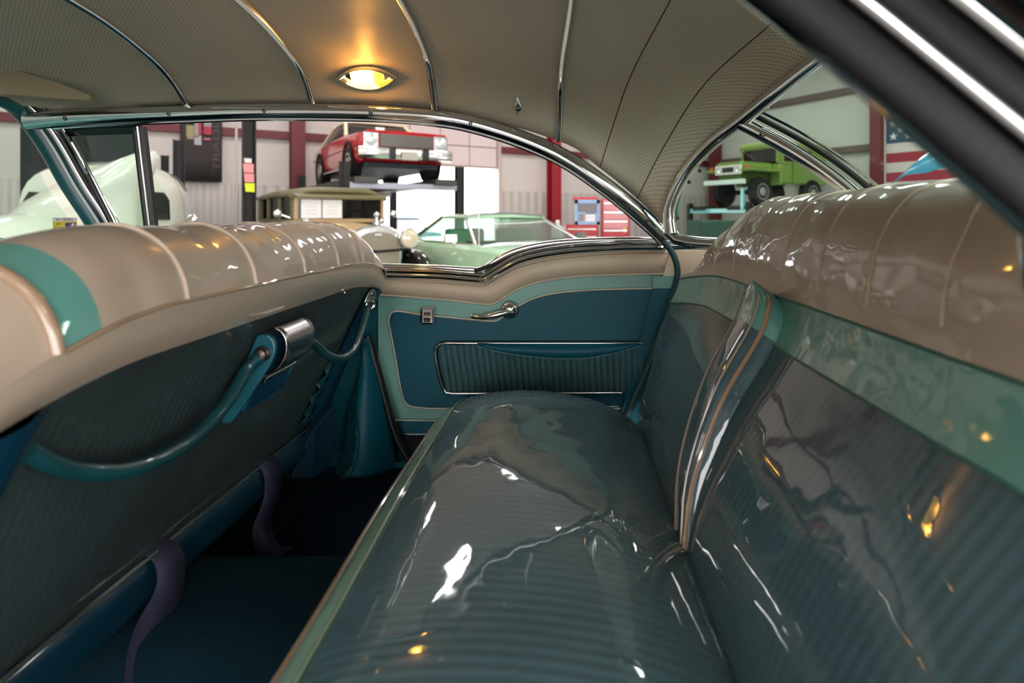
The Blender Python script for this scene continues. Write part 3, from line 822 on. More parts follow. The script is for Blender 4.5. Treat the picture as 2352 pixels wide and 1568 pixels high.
mesh('bottom_rail', sweep(railp, [(-.012, -.032), (.006, -.034), (.012, -.026), (.012, .020), (.006, .030), (-.004, .033), (-.012, .028)], Vector((-.25, 0, 1))), mat('blue_painted_rail', '0a2e40', .3, coat=.6), parent=fs_)
mesh('rail_bead', tube([v + Vector((.006, 0, .031)) for v in railp], .0035, 8), mat('worn_chrome', '9aa8a0', .25, .9), parent=fs_)
# lower side bracket far end
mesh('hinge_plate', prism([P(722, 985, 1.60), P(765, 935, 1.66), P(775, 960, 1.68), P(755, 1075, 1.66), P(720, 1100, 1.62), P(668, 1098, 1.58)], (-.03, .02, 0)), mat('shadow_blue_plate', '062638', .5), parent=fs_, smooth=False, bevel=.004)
def on_panel(y, z):
    r = front_row(y, f_pan, 60)
    return min(r, key=lambda v: abs(v.z - H - z))
# loose clear vinyl edge ruffle on the panel far side
VINYL = glass_mat('clear_vinyl_film', 'f2f6f4', .9, .04)
rv = []
for k in range(40):
    t = k / 39
    a = on_panel(1.63, -.36 - .17 * t) + Vector((.006, 0, 0)); b = on_panel(1.565 + .003 * math.sin(t * 20), -.395 - .15 * t) + Vector((.008 + .003 * math.sin(t * 24), 0, 0))
    rv.append([a.lerp(b, j / 6) + Vector((.004 * math.sin(t * 26 + j), 0, .003 * math.cos(t * 22))) for j in range(7)])
mesh('vinyl_ruffle', loft(rv), mat('dark_teal_vinyl', '0f4a52', .35), parent=fs_, solid=.002)
# ashtray
c0 = on_panel(1.13, -.250)
nrm = Vector((.92, 0, -.38)).normalized()
_fo = frame_mat(c0 + nrm * .004, (0, 1, 0), nrm); fo = lambda q: _fo((q[0] * 1.15, q[1] * 1.25, q[2] * 1.25))       # u = +Y (away), v = n x u
up = fo((0, 1, 0)) - fo((0, 0, 0))
sg = 1 if up.z > 0 else -1
at = mesh('ashtray', xf(box((0, -.012 * sg, .012), (.125, .11, .026)), fo), BLUE_D, parent=fs_, bevel=.006, smooth=False)
barrel = []
for k in range(15):
    a = PI * (-.08 + 1.05 * k / 14)
    barrel.append((math.cos(a) * .036, math.sin(a) * .027))
bv = []
for xx in ys(-.052, .052, 9):
    bv.append([fo((xx, sg * (.022 + q[0]), .018 + q[1])) for q in barrel])
mesh('roll_cover', loft(bv), mat('brushed_chrome', 'b4b0b2', .22, 1.0, bump=.1, bscale=300), parent=at, off=fs_.location, solid=.003)
mesh('cover_lip', tube([fo((-.054, sg * -.016, .028)), fo((0, sg * -.016, .028)), fo((.054, sg * -.016, .028))], .006, 10), CHROME, parent=at, off=fs_.location)
for s in (-1, 1):
    outl = [(p.x, p.y) for p in cat_rom([Vector(q + (0,)) for q in ((.044, .002), (.050, .014), (.047, .026), (.034, .034), (.014, .035), (-.012, .030), (-.055, .022), (-.082, .014), (-.086, .002))], 24)]
    mesh('side_bracket', xf(prism([Vector((s * .060, sg * a, b)) for a, b in outl], (s * .010, 0, 0)), fo), mat('teal_bracket', '0e5260', .4, coat=.2), parent=at, off=fs_.location, smooth=False, bevel=.003)
    mesh('pivot_knob', xf(lathe([(.011, 0), (.011, .006), (.008, .009), (.008, .014), (.004, .016)], 16, 'x', (0, 0, 0)), lambda q: fo((s * (.068 + q[0]), sg * .024 + q[1], .020 + q[2]))), mat('brown_steel', '5a5048', .3, .9), parent=at, off=fs_.location)
# robe cord: two sagging spans, each attached to ashtray and seat end
TEALCORD = mat('teal_rubber_cord', '0c3c42', .4, coat=.4)
e_n = fo((-.080, sg * .024, .022)); e_f = fo((.074, sg * .020, .026))
brk_f = P(848, 700, 1.66) + Vector((.035, -.02, 0))
near_pts = [e_n, P(566, 850, 1.03), P(520, 925, .97), P(450, 1000, .90), P(370, 1052, .82), P(280, 1082, .75), P(180, 1082, .69), P(110, 1062, .645), P(62, 1035, .62)]
mesh('robe_cord', tube(cat_rom(near_pts, 60), .0105, 12), TEALCORD, parent=fs_)
far_pts = [e_f, P(722, 790, 1.27), P(752, 816, 1.33), P(785, 822, 1.40), P(812, 802, 1.46), P(830, 755, 1.53), P(842, 708, 1.58)]
mesh('robe_cord', tube(cat_rom(far_pts, 50), .0095, 12), TEALCORD, parent=fs_)
fbk = frame_mat(P(848, 692, 1.60), (.25, .25, .95), (.75, -.75, 0))
bo = [(math.cos(a) * (.034 if abs(math.cos(a)) > .5 else .026), math.sin(a) * .014) for a in [2 * PI * k / 20 for k in range(20)]]
bk = mesh('cord_bracket', xf(prism([Vector((a, b, 0)) for a, b in bo], (0, 0, .004)), fbk), mat('pale_nickel', 'a8b8ac', .25, .9), parent=fs_, smooth=False, bevel=.001)
mesh('bracket_screw', xf(lathe([(.005, .004), (.005, .006), (.003, .007)], 12, 'z', (.021, 0, 0)), fbk), SCREW, parent=bk, off=fs_.location)
mesh('bracket_eye', xf(lathe([(.014, .002), (.014, .014), (.0115, .016), (.0105, .010)], 18, 'z', (-.010, 0, 0)), fbk), CHROME, parent=bk, off=fs_.location)

# ================================================================== SMALL FITTINGS
# dome lamp
i_l = min(range(len(rows)), key=lambda i: abs(rows[i][3].x + .5336))
j_l = min(range(NH), key=lambda j: abs((rows[i_l][j].z - H) / rows[i_l][j].y - .2265))
ln = surf_norm(i_l, j_l)
fl_ = frame_mat(rows[i_l][j_l] + ln * .005, (1, 0, 0), ln)
lamp = thing('dome_lamp', 'glowing amber dome lamp with pointed chrome bezel on the headliner', 'lamp', tuple(rows[i_l][j_l]), world=True)
def lens_outline(a, b, n=40, k=1.35):
    out = []
    for q in range(n):
        t = 2 * PI * q / n; c, s = math.cos(t), math.sin(t)
        out.append((a * c * (1 if True else 0), b * s * abs(s) ** (k - 1) if False else b * (1 - abs(c) ** 2.2) * (1 if s >= 0 else -1)))
    return out
r0 = lens_outline(.086, .036); 
lv = [[fl_((x * f, y * f, h)) for x, y in r0] for f, h in ((1.0, 0), (.99, .008), (.94, .016), (.86, .020), (.80, .014), (.70, .006))]
vsx = [v for r in lv for v in r]
mesh('bezel', (vsx, grid_faces(len(lv), 40, True) + [tuple(range(5 * 40, 6 * 40))]), CHROME, parent=lamp)
lensm = NT('amber_lens'); LE = lensm
lensm.b.inputs['Base Color'].default_value = (*lin('e0a030'), 1); lensm.b.inputs['Roughness'].default_value = .3
lensm.b.inputs['Emission Color'].default_value = (1, .56, .06, 1); _x = lensm.n('ShaderNodeSeparateXYZ'); lensm.l(lensm.n('ShaderNodeTexCoord').outputs['Object'], _x.inputs[0])
_m = lensm.n('ShaderNodeMapRange', interpolation_type='SMOOTHSTEP'); lensm.l(_x.outputs[0], _m.inputs[0])
_m.inputs[1].default_value = .016; _m.inputs[2].default_value = .027; _m.inputs[3].default_value = DOME_STRENGTH; _m.inputs[4].default_value = 1.5
lensm.l(_m.outputs[0], lensm.b.inputs['Emission Strength'])
lx = []
for i in range(15):
    u = -1 + 2 * i / 14; r = []
    for j in range(9):
        w = -1 + 2 * j / 8
        e = max(0, (1 - abs(u) ** 5)) * max(0, (1 - abs(w) ** 4))
        r.append(fl_((u * .046 * (1 - .04 * w * w), w * .0215 * (1 - .10 * u * u), 0.008 + .013 * e ** .5)))
    lx.append(r)
mesh('lens', loft(lx), lensm.m, parent=lamp)
bl = bpy.data.lights.new('bulb_glow', 'POINT'); bl.energy = .42; bl.color = (1, .42, .08); bl.shadow_soft_size = .012
blo = bpy.data.objects.new('bulb_glow', bl); COL.objects.link(blo); blo.parent = lamp
blo.location = fl_((0, (1 if (fl_((0, 1, 0)) - fl_((0, 0, 0))).z > 0 else -1) * .012, .042)) - lamp.location
# coat hook
i_h = min(range(len(rows)), key=lambda i: abs(rows[i][1].x + .124))
j_h = min(range(NH), key=lambda j: abs((rows[i_h][j].z - H) / rows[i_h][j].y - .175))
hn = surf_norm(i_h, j_h)
fhk = frame_mat(rows[i_h][j_h] + hn * .005, (1, 0, 0), hn)
hook = thing('coat_hook', 'small teardrop chrome coat hook on the headliner edge', 'hook', tuple(rows[i_h][j_h]), world=True)
td = []
for q in range(24):
    t = 2 * PI * q / 24; s = math.sin(t); r = .012 * (1 if s < 0 else (1 - .75 * s))
    td.append((math.cos(t) * r, s * (.014 if s < 0 else .034)))
vsg = -1 if (fhk((0, 1, 0)) - fhk((0, 0, 0))).z < 0 else 1
mesh('hook_plate', ([fhk((x * f, vsg * y * f, h)) for f, h in ((1, 0), (1, .003), (.8, .006), (.4, .007)) for x, y in td], grid_faces(4, 24, True) + [tuple(range(72, 96))]), CHROME, parent=hook)
mesh('hook_screw', xf(lathe([(.0045, .006), (.0045, .010), (.002, .011)], 12, 'z', (0, vsg * -.003, 0)), fhk), SCREW, parent=hook)
mesh('hook_prong', tube([fhk((0, vsg * -.010, .006)), fhk((0, vsg * -.016, .016)), fhk((0, vsg * -.008, .024))], .0028, 8), CHROME, parent=hook)
# sun visor
sv = []
outline = [(-70, 118), (-30, 142), (30, 158), (90, 176), (140, 195), (160, 206), (163, 213), (150, 218), (100, 217), (40, 214), (-20, 212), (-70, 208)]
vis_pts = [P(x, y, 1.56) + Vector((0, (x + 70) * .0003, 0)) for x, y in outline]
vis = mesh('sun_visor', prism(vis_pts, (-.004, .020, -.006)), mat('visor_vinyl', 'a89c80', .6, bump=.2, bscale=300), loc=P(30, 190, 1.56), bevel=.006, smooth=False)
tag(vis, 'beige sun visor folded up at the far front corner', 'sun visor')
# lap belts over the front seat rail
def strap(name, pts, w, label):
    path = cat_rom(pts, 40); vs = []
    fr = []
    for i, v in enumerate(path):
        t = (path[min(i + 1, 39)] - path[max(i - 1, 0)]).normalized()
        side = Vector((.30, 1, 0)); side = (side - t * side.dot(t)).normalized()
        fr.append([v - side * w / 2, v, v + side * w / 2])
    o = mesh(name, loft(fr), BELT, loc=path[-1], solid=.0025, solid_off=0)
    tag(o, label, 'seat belt', 'lap belts hanging behind the front seat')
    return o
strap('seat_belt', [V(-.712, 1.40, -.545), V(-.690, 1.40, -.553), V(-.664, 1.395, -.575), V(-.660, 1.39, -.63), V(-.668, 1.36, -.69), V(-.64, 1.33, -.722), V(-.60, 1.32, -.727)], .05, 'navy webbing lap belt draped over the seat rail, the farther of two')
strap('seat_belt', [V(-.712, 1.03, -.545), V(-.690, 1.03, -.553), V(-.660, 1.025, -.572), V(-.650, 1.01, -.615), V(-.646, .95, -.66), V(-.60, .875, -.715), V(-.545, .83, -.735)], .05, 'navy webbing lap belt draped over the seat rail, the nearer of two')
shelf = mesh('wall_package_shelf', prism([V(.50, .42, -.09), V(.50, 1.74, -.09), V(.62, 1.60, -.09), V(.80, 1.34, -.09), V(.86, YC, -.09), V(.80, .82, -.09), V(.62, .56, -.09)], (0, 0, -.02)), mat('shelf_board', '55605c', .8), smooth=False)
tag(shelf, 'grey package shelf under the rear window', kind='structure')

# ================================================================== GARAGE (setting)
KX, KY = 5.87, 24.35
AD = Vector((-.845, -.535, 0)); BD = Vector((.535, -.845, 0))
def G(a, b, z): return Vector((KX, KY, 0)) + AD * a + BD * b + Vector((0, 0, z))
def a_of(px, b=0.):
    r = (px - CX) / FPX; k = Vector((KX, KY, 0)) + BD * b
    return (r * k.y - k.x) / (AD.x - r * AD.y)
def b_of(px, a=0.):
    r = (px - CX) / FPX; k = Vector((KX, KY, 0)) + AD * a
    return (r * k.y - k.x) / (BD.x - r * BD.y)
def z_of(py, pt): return (CY - py) * pt.y / FPX + H
ROT_F = math.atan2(BD.y, BD.x)      # cars nose to the camera
ROT_A = math.atan2(AD.y, AD.x)
RA, RB, RH = 32., 26., 6.6
WALLM = mat('white_liner_panel', 'd6cdc8', .6, var=.05, vscale=1.5)
CORR = mat('galvanised_wainscot', 'c6bfba', .45, .15)
DKRED = mat('oxide_red_steel', '6a1f28', .5)
def quad(pts): return [Vector(p) for p in pts], [tuple(range(len(pts)))]
gf = mesh('floor', prism([G(-20, -20, 0), G(RA + 20, -20, 0), G(RA + 20, RB + 25, 0), G(-20, RB + 25, 0)], (0, 0, -.2)), mat('grey_concrete', '9a9894', .55, var=.12, vscale=2), smooth=False)
tag(gf, 'grey concrete garage floor', kind='structure')
gc = mesh('ceiling', prism([G(-.3, -.3, RH), G(RA + .3, -.3, RH), G(RA + .3, RB + .3, RH), G(-.3, RB + .3, RH)], (0, 0, .2)), mat('white_roof_liner', 'dcdad6', .7), smooth=False)
tag(gc, 'white insulated garage ceiling', kind='structure')
op0, op1 = a_of(1143), a_of(868)
OZ = z_of(386, G(a_of(1100), 0, 0))
def wallbox(a0, a1, b0, b1, z0, z1): return prism([G(a0, b0, z0), G(a1, b0, z0), G(a1, b1, z0), G(a0, b1, z0)], (0, 0, z1 - z0))
wa = mesh('wall_back', merge(wallbox(-.3, op0, -.25, 0, 0, RH), wallbox(op1, RA + .3, -.25, 0, 0, RH), wallbox(op0, op1, -.25, -.12, OZ + 1.7, RH)), WALLM, smooth=False)
tag(wa, 'white panelled garage wall around the open roll-up door', kind='structure')
def corr(a0, a1, z1):
    vs = []; n = int((a1 - a0) / .075)
    for i in range(n + 1):
        a = a0 + (a1 - a0) * i / n
        d = (.012, .012, .030, .030)[i % 4]
        vs.append(G(a, d, 0)); vs.append(G(a, d, z1))
    return vs, [(2 * i, 2 * i + 2, 2 * i + 3, 2 * i + 1) for i in range(n)]
for r in ((0.02, op0 - .15), (op1 + .1, RA)):
    c = mesh('corrugated_wainscot', corr(r[0], r[1], 2.15), CORR, parent=wa, smooth=False)
for z in (3.35, 5.3):
    mesh('wall_girt', merge(wallbox(.1, op0 - .1, 0, .16, z, z + .2), wallbox(op1 + .1, RA, 0, .16, z, z + .2)), DKRED, parent=wa, smooth=False)
for px in (1275, 684):
    a = a_of(px, .3)
    mesh('steel_column', merge(wallbox(a - .17, a + .17, .05, .09, 0, RH), wallbox(a - .17, a + .17, .38, .42, 0, RH), wallbox(a - .02, a + .02, .09, .38, 0, RH)), mat('red_steel_column', '9c1c28', .45) if px > 1000 else DKRED, parent=wa, smooth=False)
mesh('door_jamb', merge(wallbox(op0 - .14, op0, -.02, .06, 0, RH - 2.2), wallbox(op1, op1 + .12, -.02, .06, 0, RH - 2.2)), mat('cream_jamb', 'cbb9b2', .6), parent=wa, smooth=False)
gd = thing('garage_door', 'white sectional roll-up door raised above the bright opening', 'garage door', tuple(G((op0 + op1) / 2, -.05, OZ)), world=True)
PINKW = mat('warm_white_door_panel', 'e6d2d2', .5)
npan = 4
for r_ in range(3):
    for k in range(npan):
        a0 = op0 + (op1 - op0) * k / npan + .012; a1 = op0 + (op1 - op0) * (k + 1) / npan - .012
        mesh('door_panel', wallbox(a0, a1, -.10, -.05, OZ + .06 + r_ * .62, OZ + .65 + r_ * .62), PINKW, parent=gd, smooth=False, bevel=.01)
mesh('door_backing', wallbox(op0, op1, -.12, -.09, OZ + .02, OZ + 1.95), mat('joint_grey', '8c8484', .7), parent=gd, smooth=False)
mesh('bottom_seal', wallbox(op0, op1, -.11, -.04, OZ, OZ + .06), mat('seal_tan', 'b09888', .6), parent=gd, smooth=False)
wb = mesh('wall_right', prism([G(-.25, -.25, 0), G(0, -.25, 0), G(0, RB + .3, 0), G(-.25, RB + .3, 0)], (0, 0, RH)), mat('grey_white_liner', 'c9cac4', .65, var=.06, vscale=1.2), smooth=False)
tag(wb, 'pale garage side wall with dark girts and flag', kind='structure')
for z in (3.35, 5.2):
    mesh('wall_girt', prism([G(0, 0, z), G(.16, 0, z), G(.16, RB, z), G(0, RB, z)], (0, 0, .2)), mat('dark_girt', '6a5a56', .6), parent=wb, smooth=False)
for px in (2015, 1640):
    b = b_of(px, .3)
    mesh('steel_column', prism([G(.05, b - .17, 0), G(.42, b - .17, 0), G(.42, b + .17, 0), G(.05, b + .17, 0)], (0, 0, RH)), DKRED, parent=wb, smooth=False)
wc = mesh('wall_left', wallbox(RA, RA + .25, -.3, RB + .3, 0, RH), WALLM, smooth=False)
tag(wc, 'white garage wall far to the left', kind='structure')
FILL_GAPS = ((9.0, 14.0), (15.5, 20.5), (22.0, 27.0))  # unseen openings added behind the camera to let daylight into the car
FILL_GAP_H = 4.4
_fw = [wallbox(-.3, RA + .3, RB, RB + .25, FILL_GAP_H, RH)]
_pa = -.3
for q0, q1 in FILL_GAPS:
    _fw.append(wallbox(_pa, q0, RB, RB + .25, 0, FILL_GAP_H)); _pa = q1
_fw.append(wallbox(_pa, RA + .3, RB, RB + .25, 0, FILL_GAP_H))
wd_ = mesh('wall_front', merge(*_fw), WALLM, smooth=False)
tag(wd_, 'white garage wall behind the viewer with openings added for daylight', kind='structure')
# ceiling strip lights
LM = NT('strip_light_tube'); LM.b.inputs['Base Color'].default_value = (1, 1, 1, 1)
LM.b.inputs['Emission Color'].default_value = (1, .97, .94, 1); LM.b.inputs['Emission Strength'].default_value = LAMP_STRENGTH
LH = mat('lamp_housing', 'e0e0e0', .4)
proto = None
for ia in range(5):
    for ib in range(5):
        p = G(3.5 + ia * 6.2, 4.0 + ib * 4.6, RH - .35)
        if proto is None:
            proto = thing('ceiling_light', 'white strip light fixture under the garage ceiling', 'light', p, ROT_A, 'garage ceiling strip lights')
            mesh('housing', box((0, 0, .06), (2.5, .42, .10)), LH, parent=proto, smooth=False, bevel=.02)
            mesh('diffuser', box((0, 0, -.01), (2.4, .34, .04)), LM.m, parent=proto, smooth=False)
            for sx in (-.9, .9): mesh('hanger', box((sx, 0, .22), (.02, .02, .26)), LH, parent=proto, smooth=False)
        else:
            c = proto.copy(); COL.objects.link(c); c.location = p
            for ch in list(proto.children):
                d = ch.copy(); COL.objects.link(d); d.parent = c

# ------------------------------------------------------------------ vehicles in the garage
TIRE = mat('tire_rubber', '17181a', .7)
HL = mat('headlight_lens', 'dfe4e4', .15, .3, coat=1.0)
def wheel(root, x, y, r=.34, w=.22, rim=None):
    s = 1 if y > 0 else -1
    o = mesh('wheel', lathe([(r * .62, -w / 2), (r * .95, -w / 2), (r, -w * .35), (r, w * .35), (r * .95, w / 2), (r * .62, w / 2)], 28, 'y', (x, y, r)), TIRE, parent=root)
    mesh('hub_cap', lathe([(r * .60, s * .40 * w), (r * .58, s * .52 * w), (r * .35, s * .46 * w), (r * .22, s * .60 * w), (.01, s * .62 * w)], 24, 'y', (x, y, r)), rim or CHROME_FAR, parent=o)
def body_loft(st, name, m, root, nb=9):
    """st: (x, half width, z bottom, z shoulder, z top centre)"""
    rws = []
    for x, w, zb, zs, zt in st:
        half = [(w * .90, zb), (w * .985, zb + .10), (w, zb + (zs - zb) * .55), (w * .985, zs - .05), (w * .93, zs), (w * .55, zt), (0, zt + .01)]
        rws.append([Vector((x, y, z)) for y, z in half] + [Vector((x, -y, z)) for y, z in half[-2::-1]])
    vs, fs = loft(rws)
    n = len(rws[0]); fs.append(tuple(range(n))); fs.append(tuple(range((len(rws) - 1) * n, len(rws) * n))[::-1])
    for i in range(len(rws) - 1): fs.append((i * n, (i + 1) * n, (i + 1) * n + n - 1, i * n + n - 1))
    return mesh(name, (vs, fs), m, parent=root, ang=35)
def greenhouse(root, xb0, xb1, xt0, xt1, zb, zt, wb, wt, roofm, pillm, glassm=None, thick=.05):
    glassm = glassm or CARGLASS
    B = {s: [Vector((xb0, s * wb, zb)), Vector((xb1, s * wb, zb))] for s in (1, -1)}
    T = {s: [Vector((xt0, s * wt, zt)), Vector((xt1, s * wt, zt))] for s in (1, -1)}
    rws = []
    for k, x in enumerate(ys(xt0 - .04, xt1 + .06, 9)):
        crown = .05 * math.sin(PI * k / 8) + .01
        rws.append([Vector((x, wt * q, zt + (crown * (1 - q * q)) - (.02 if abs(q) == 1 else 0))) for q in ys(-1.04, 1.04, 9)])
    mesh('roof', loft(rws), roofm, parent=root, solid=.04, solid_off=0)
    mesh('windshield', ([B[1][1], B[-1][1], T[-1][1], T[1][1]], [(0, 1, 2, 3)]), glassm, parent=root, smooth=False)
    mesh('rear_glass', ([B[1][0], B[-1][0], T[-1][0], T[1][0]], [(0, 1, 2, 3)]), glassm, parent=root, smooth=False)
    for s in (1, -1):
        mesh('side_glass', ([B[s][0], B[s][1], T[s][1], T[s][0]], [(0, 1, 2, 3)]), glassm, parent=root, smooth=False)
        mesh('front_pillar', tube([B[s][1], T[s][1]], thick * .8, 8), pillm, parent=root)
        mesh('rear_pillar', tube([B[s][0], T[s][0]], thick, 8), pillm, parent=root)
        mesh('belt_moulding', tube([B[s][0] + Vector((0, s * .01, 0)), B[s][1] + Vector((0, s * .01, 0))], .014, 6), CHROME_FAR, parent=root)
    mesh('cowl_moulding', tube([B[1][1] + Vector((.01, 0, 0)), B[-1][1] + Vector((.01, 0, 0))], .014, 6), CHROME_FAR, parent=root)

# red coupe on the lift
RED = mat('red_car_paint', 'd8101e', .22, coat=1.0)
ctr_red = Vector((-4.35, 14.07, 2.08))
rc = thing('red_coupe', 'red muscle coupe with cream roof raised on a four-post lift', 'car', ctr_red, ROT_F)
body_loft([(-2.42, .78, .42, .82, .86), (-2.3, .86, .36, .90, .95), (-1.2, .90, .26, .95, .97), (0, .91, .24, .95, .97), (1.1, .91, .25, .93, .96), (2.0, .89, .30, .90, .93), (2.36, .87, .40, .87, .90), (2.42, .85, .44, .85, .88)], 'body', RED, rc)
greenhouse(rc, -1.55, .85, -.80, .20, .95, 1.34, .80, .66, mat('cream_vinyl_roof', 'e6d8bc', .6), MATS['cream_vinyl_roof'])
for x in (1.45, -1.40):
    for y in (.80, -.80): wheel(rc, x, y)
for s in (1, -1):
    for x in (1.45, -1.40):
        mesh('wheel_arch', lathe([(.40, s * .895), (.42, s * .925), (.36, s * .93), (.355, s * .70)], 28, 'y', (x, 0, .36)), MIRROR_DARK, parent=rc)
    mesh('headlight', lathe([(.125, 2.36), (.125, 2.44), (.10, 2.455), (.02, 2.475)], 20, 'x', (0, s * .70, .72)), HL, parent=rc)
    mesh('headlight_bezel', xf(box((2.425, s * .70, .72), (.03, .29, .29)), lambda q: q), CHROME_FAR, parent=rc, smooth=False, bevel=.03)
    mesh('bumper_guard', box((2.60, s * .33, .47), (.09, .11, .24)), RUBBER, parent=rc, smooth=False, bevel=.02)
    mesh('side_stripe', box((0, s * .915, .62), (4.4, .006, .018)), mat('dark_red_line', '4a1218', .4), parent=rc, smooth=False)
    mesh('rocker_trim', box((.02, s * .905, .25), (2.1, .012, .035)), CHROME_FAR, parent=rc, smooth=False)
    mesh('marker_lamp', box((2.10, s * .90, .56), (.16, .012, .05)), mat('amber_marker', 'd06a20', .3), parent=rc, smooth=False)
gr = mesh('grille', box((2.43, 0, .72), (.03, 1.08, .25)), mat('grille_dark', '34322f', .4, .4), parent=rc, smooth=False, bevel=.01)
for k in range(7): mesh('grille_bar', box((2.45, 0, .62 + k * .034), (.012, 1.06, .012)), mat('grille_bright', '8a8680', .3, .9), parent=gr, smooth=False)
mesh('bumper', loft([[Vector((2.42 + .11 * (1 - (y / .95) ** 4), y, z)) + Vector((dx, 0, 0)) for dx, z in ((-.05, .56), (.03, .57), (.05, .52), (.035, .46), (.05, .42), (.02, .37), (-.06, .36))] for y in ys(-.94, .94, 17)]), CHROME_FAR, parent=rc)
mesh('license_plate', box((2.60, 0, .42), (.012, .32, .16)), mat('plate', 'b8b0a4', .5), parent=rc, smooth=False)
mesh('hood_edge', tube([Vector((2.43, y, .885 + .01 * math.cos(y * 2))) for y in ys(-.80, .80, 9)], .02, 8), RED, parent=rc)
mesh('underbody', box((0, 0, .26), (4.2, 1.5, .10)), mat('underbody_dark', '16222a', .6), parent=rc, smooth=False)
mesh('dash_mirror', box((.55, 0, 1.20), (.02, .2, .07)), CHROME_FAR, parent=rc, smooth=False)
# its lift
BLACK = mat('black_powdercoat', '0b0c0d', .6)
lf = thing('four_post_lift', 'black four-post lift holding up the red coupe', 'car lift', (ctr_red.x, ctr_red.y, 0), ROT_F)
for s in (1, -1):
    mesh('runway', box((0, s * .80, 2.02), (5.0, .46, .12)), mat('runway_steel', '4a4844', .5, .4), parent=lf, smooth=False, bevel=.01)
    mesh('crossbeam', box((s * 2.3, 0, 1.92), (.14, 2.4, .12)), mat('crossbeam_grey', 'a8a6b4', .4, .3), parent=lf, smooth=False, bevel=.01)
    for t in (1, -1):
        mesh('post', merge(box((s * 2.3, t * 1.22, 1.18), (.16, .05, 2.36)), box((s * 2.3 - .06, t * 1.15, 1.18), (.04, .14, 2.36)), box((s * 2.3 + .06, t * 1.15, 1.18), (.04, .14, 2.36))), BLACK, parent=lf, smooth=False)
        mesh('base_plate', box((s * 2.3, t * 1.18, .01), (.34, .34, .02)), BLACK, parent=lf, smooth=False)

# olive sedan of the thirties
OL = mat('olive_paint', '6a6440', .5, coat=.15, coat_rough=.3); TAN = mat('tan_paint', 'b4966a', .5, coat=.2, coat_rough=.25); BLK = mat('black_paint', '0d0d0e', .12, coat=1.0)
sd = thing('vintage_sedan', 'olive and tan vintage sedan with upright radiator and papers in the windshield', 'car', (-3.57, 9.46, 0), ROT_F + .10)
hw = .68
mesh('cab_lower', box((-.75, 0, .93), (2.0, hw * 2, .72)), OL, parent=sd, bevel=.06, smooth=False)
rrow = []
for x in ys(-1.80, .44, 14):
    e = min(1, (x + 1.85) / .35) if x < -1.5 else 1
    fr = max(0, (x - .25) / .19)
    rrow.append([Vector((x, hw * q * 1.03, 1.62 + .12 * (1 - abs(q) ** 5) * math.sqrt(max(.1, e)) - .05 * fr)) for q in ys(-1, 1, 17)])
mesh('roof', loft(rrow), OL, parent=sd, solid=.05, solid_off=0)
for s in (1, -1):
    for x, wd2 in ((.33, .11), (-.38, .10), (-1.08, .10), (-1.72, .16)):
        mesh('pillar', box((x, s * (hw - .03), 1.44), (wd2, .07, .40)), OL, parent=sd, smooth=False, bevel=.015)
    for x0, x1 in ((-.33, .28), (-1.03, -.43)):
        mesh('side_window', box(((x0 + x1) / 2, s * (hw - .04), 1.44), (x1 - x0, .015, .36)), glass_mat('cab_glass', 'b0b0a8', .5), parent=sd, smooth=False)
    mesh('headlamp', lathe([(.03, -.20), (.08, -.16), (.125, -.06), (.135, 0), (.13, .015)], 24, 'x', (1.98, s * .40, 1.02)), CHROME_FAR, parent=sd)
    mesh('headlamp_lens', lathe([(.128, .0), (.115, .03), (.06, .05), (.01, .055)], 24, 'x', (1.99, s * .40, 1.02)), mat('warm_lens', 'd8ccb0', .15, coat=1.0), parent=sd)
    fen = []
    for k in range(15):
        a = PI * (.02 + .88 * k / 14)
        cxx = 1.62 + .52 * math.cos(a) * (1 if k < 8 else 1.25); czz = .42 + .44 * math.sin(a)
        fen.append([Vector((cxx, s * (.52 + .30 * q), czz - .10 * q * q * (1 if q > .5 else .4))) for q in ys(0, 1, 7)])
    mesh('front_fender', loft(fen), BLK, parent=sd, solid=.02)
    mesh('running_board', box((.1, s * .80, .42), (2.0, .26, .05)), BLK, parent=sd, smooth=False, bevel=.02)
    rfen = []
    for k in range(13):
        a = PI * k / 12
        rfen.append([Vector((-1.45 + .48 * math.cos(a), s * (.60 + .24 * q), .40 + .44 * math.sin(a) - .08 * q * q)) for q in ys(0, 1, 6)])
    mesh('rear_fender', loft(rfen), BLK, parent=sd, solid=.02)
    for x in (1.62, -1.45): wheel(sd, x, s * .68, .38, .14, TAN)
    mesh('cowl_lamp', sphere((.62, s * .55, 1.25), (.06, .05, .05)), CHROME_FAR, parent=sd)
    mesh('door_mirror', merge(sphere((.36, s * .86, 1.36), (.025, .06, .06)), tube([(.36, s * .70, 1.30), (.36, s * .86, 1.36)], .012, 6)), CHROME_FAR, parent=sd)
mesh('windshield_frame', merge(box((.42, 0, 1.60), (.05, 1.32, .05)), box((.42, 0, 1.26), (.05, 1.32, .05)), box((.42, .64, 1.43), (.05, .05, .36)), box((.42, -.64, 1.43), (.05, .05, .36))), TAN, parent=sd, smooth=False)
mesh('windshield', box((.42, 0, 1.43), (.012, 1.26, .30)), glass_mat('cab_glass2', 'c8c8c0', .5), parent=sd, smooth=False)
mesh('sun_shade', prism([Vector((.42, -.70, 1.63)), Vector((.42, .70, 1.63)), Vector((.56, .66, 1.585)), Vector((.56, -.66, 1.585))], (0, 0, .03)), OL, parent=sd, smooth=False)
mesh('rear_panel', box((-1.78, 0, 1.42), (.05, 1.3, .42)), mat('brown_upholstery', '4a3c2c', .9), parent=sd, smooth=False)
hr = []
for x in ys(.40, 1.82, 8):
    t = (x - .40) / 1.42; w_ = .64 - .30 * t; zt = 1.25 - .06 * t
    hr.append([Vector((x, w_ * math.sin(a) * (1 if True else 0), .66 + (zt - .66) * max(0, math.cos(a)) ** .45)) for a in ys(-PI / 2, PI / 2, 15)])
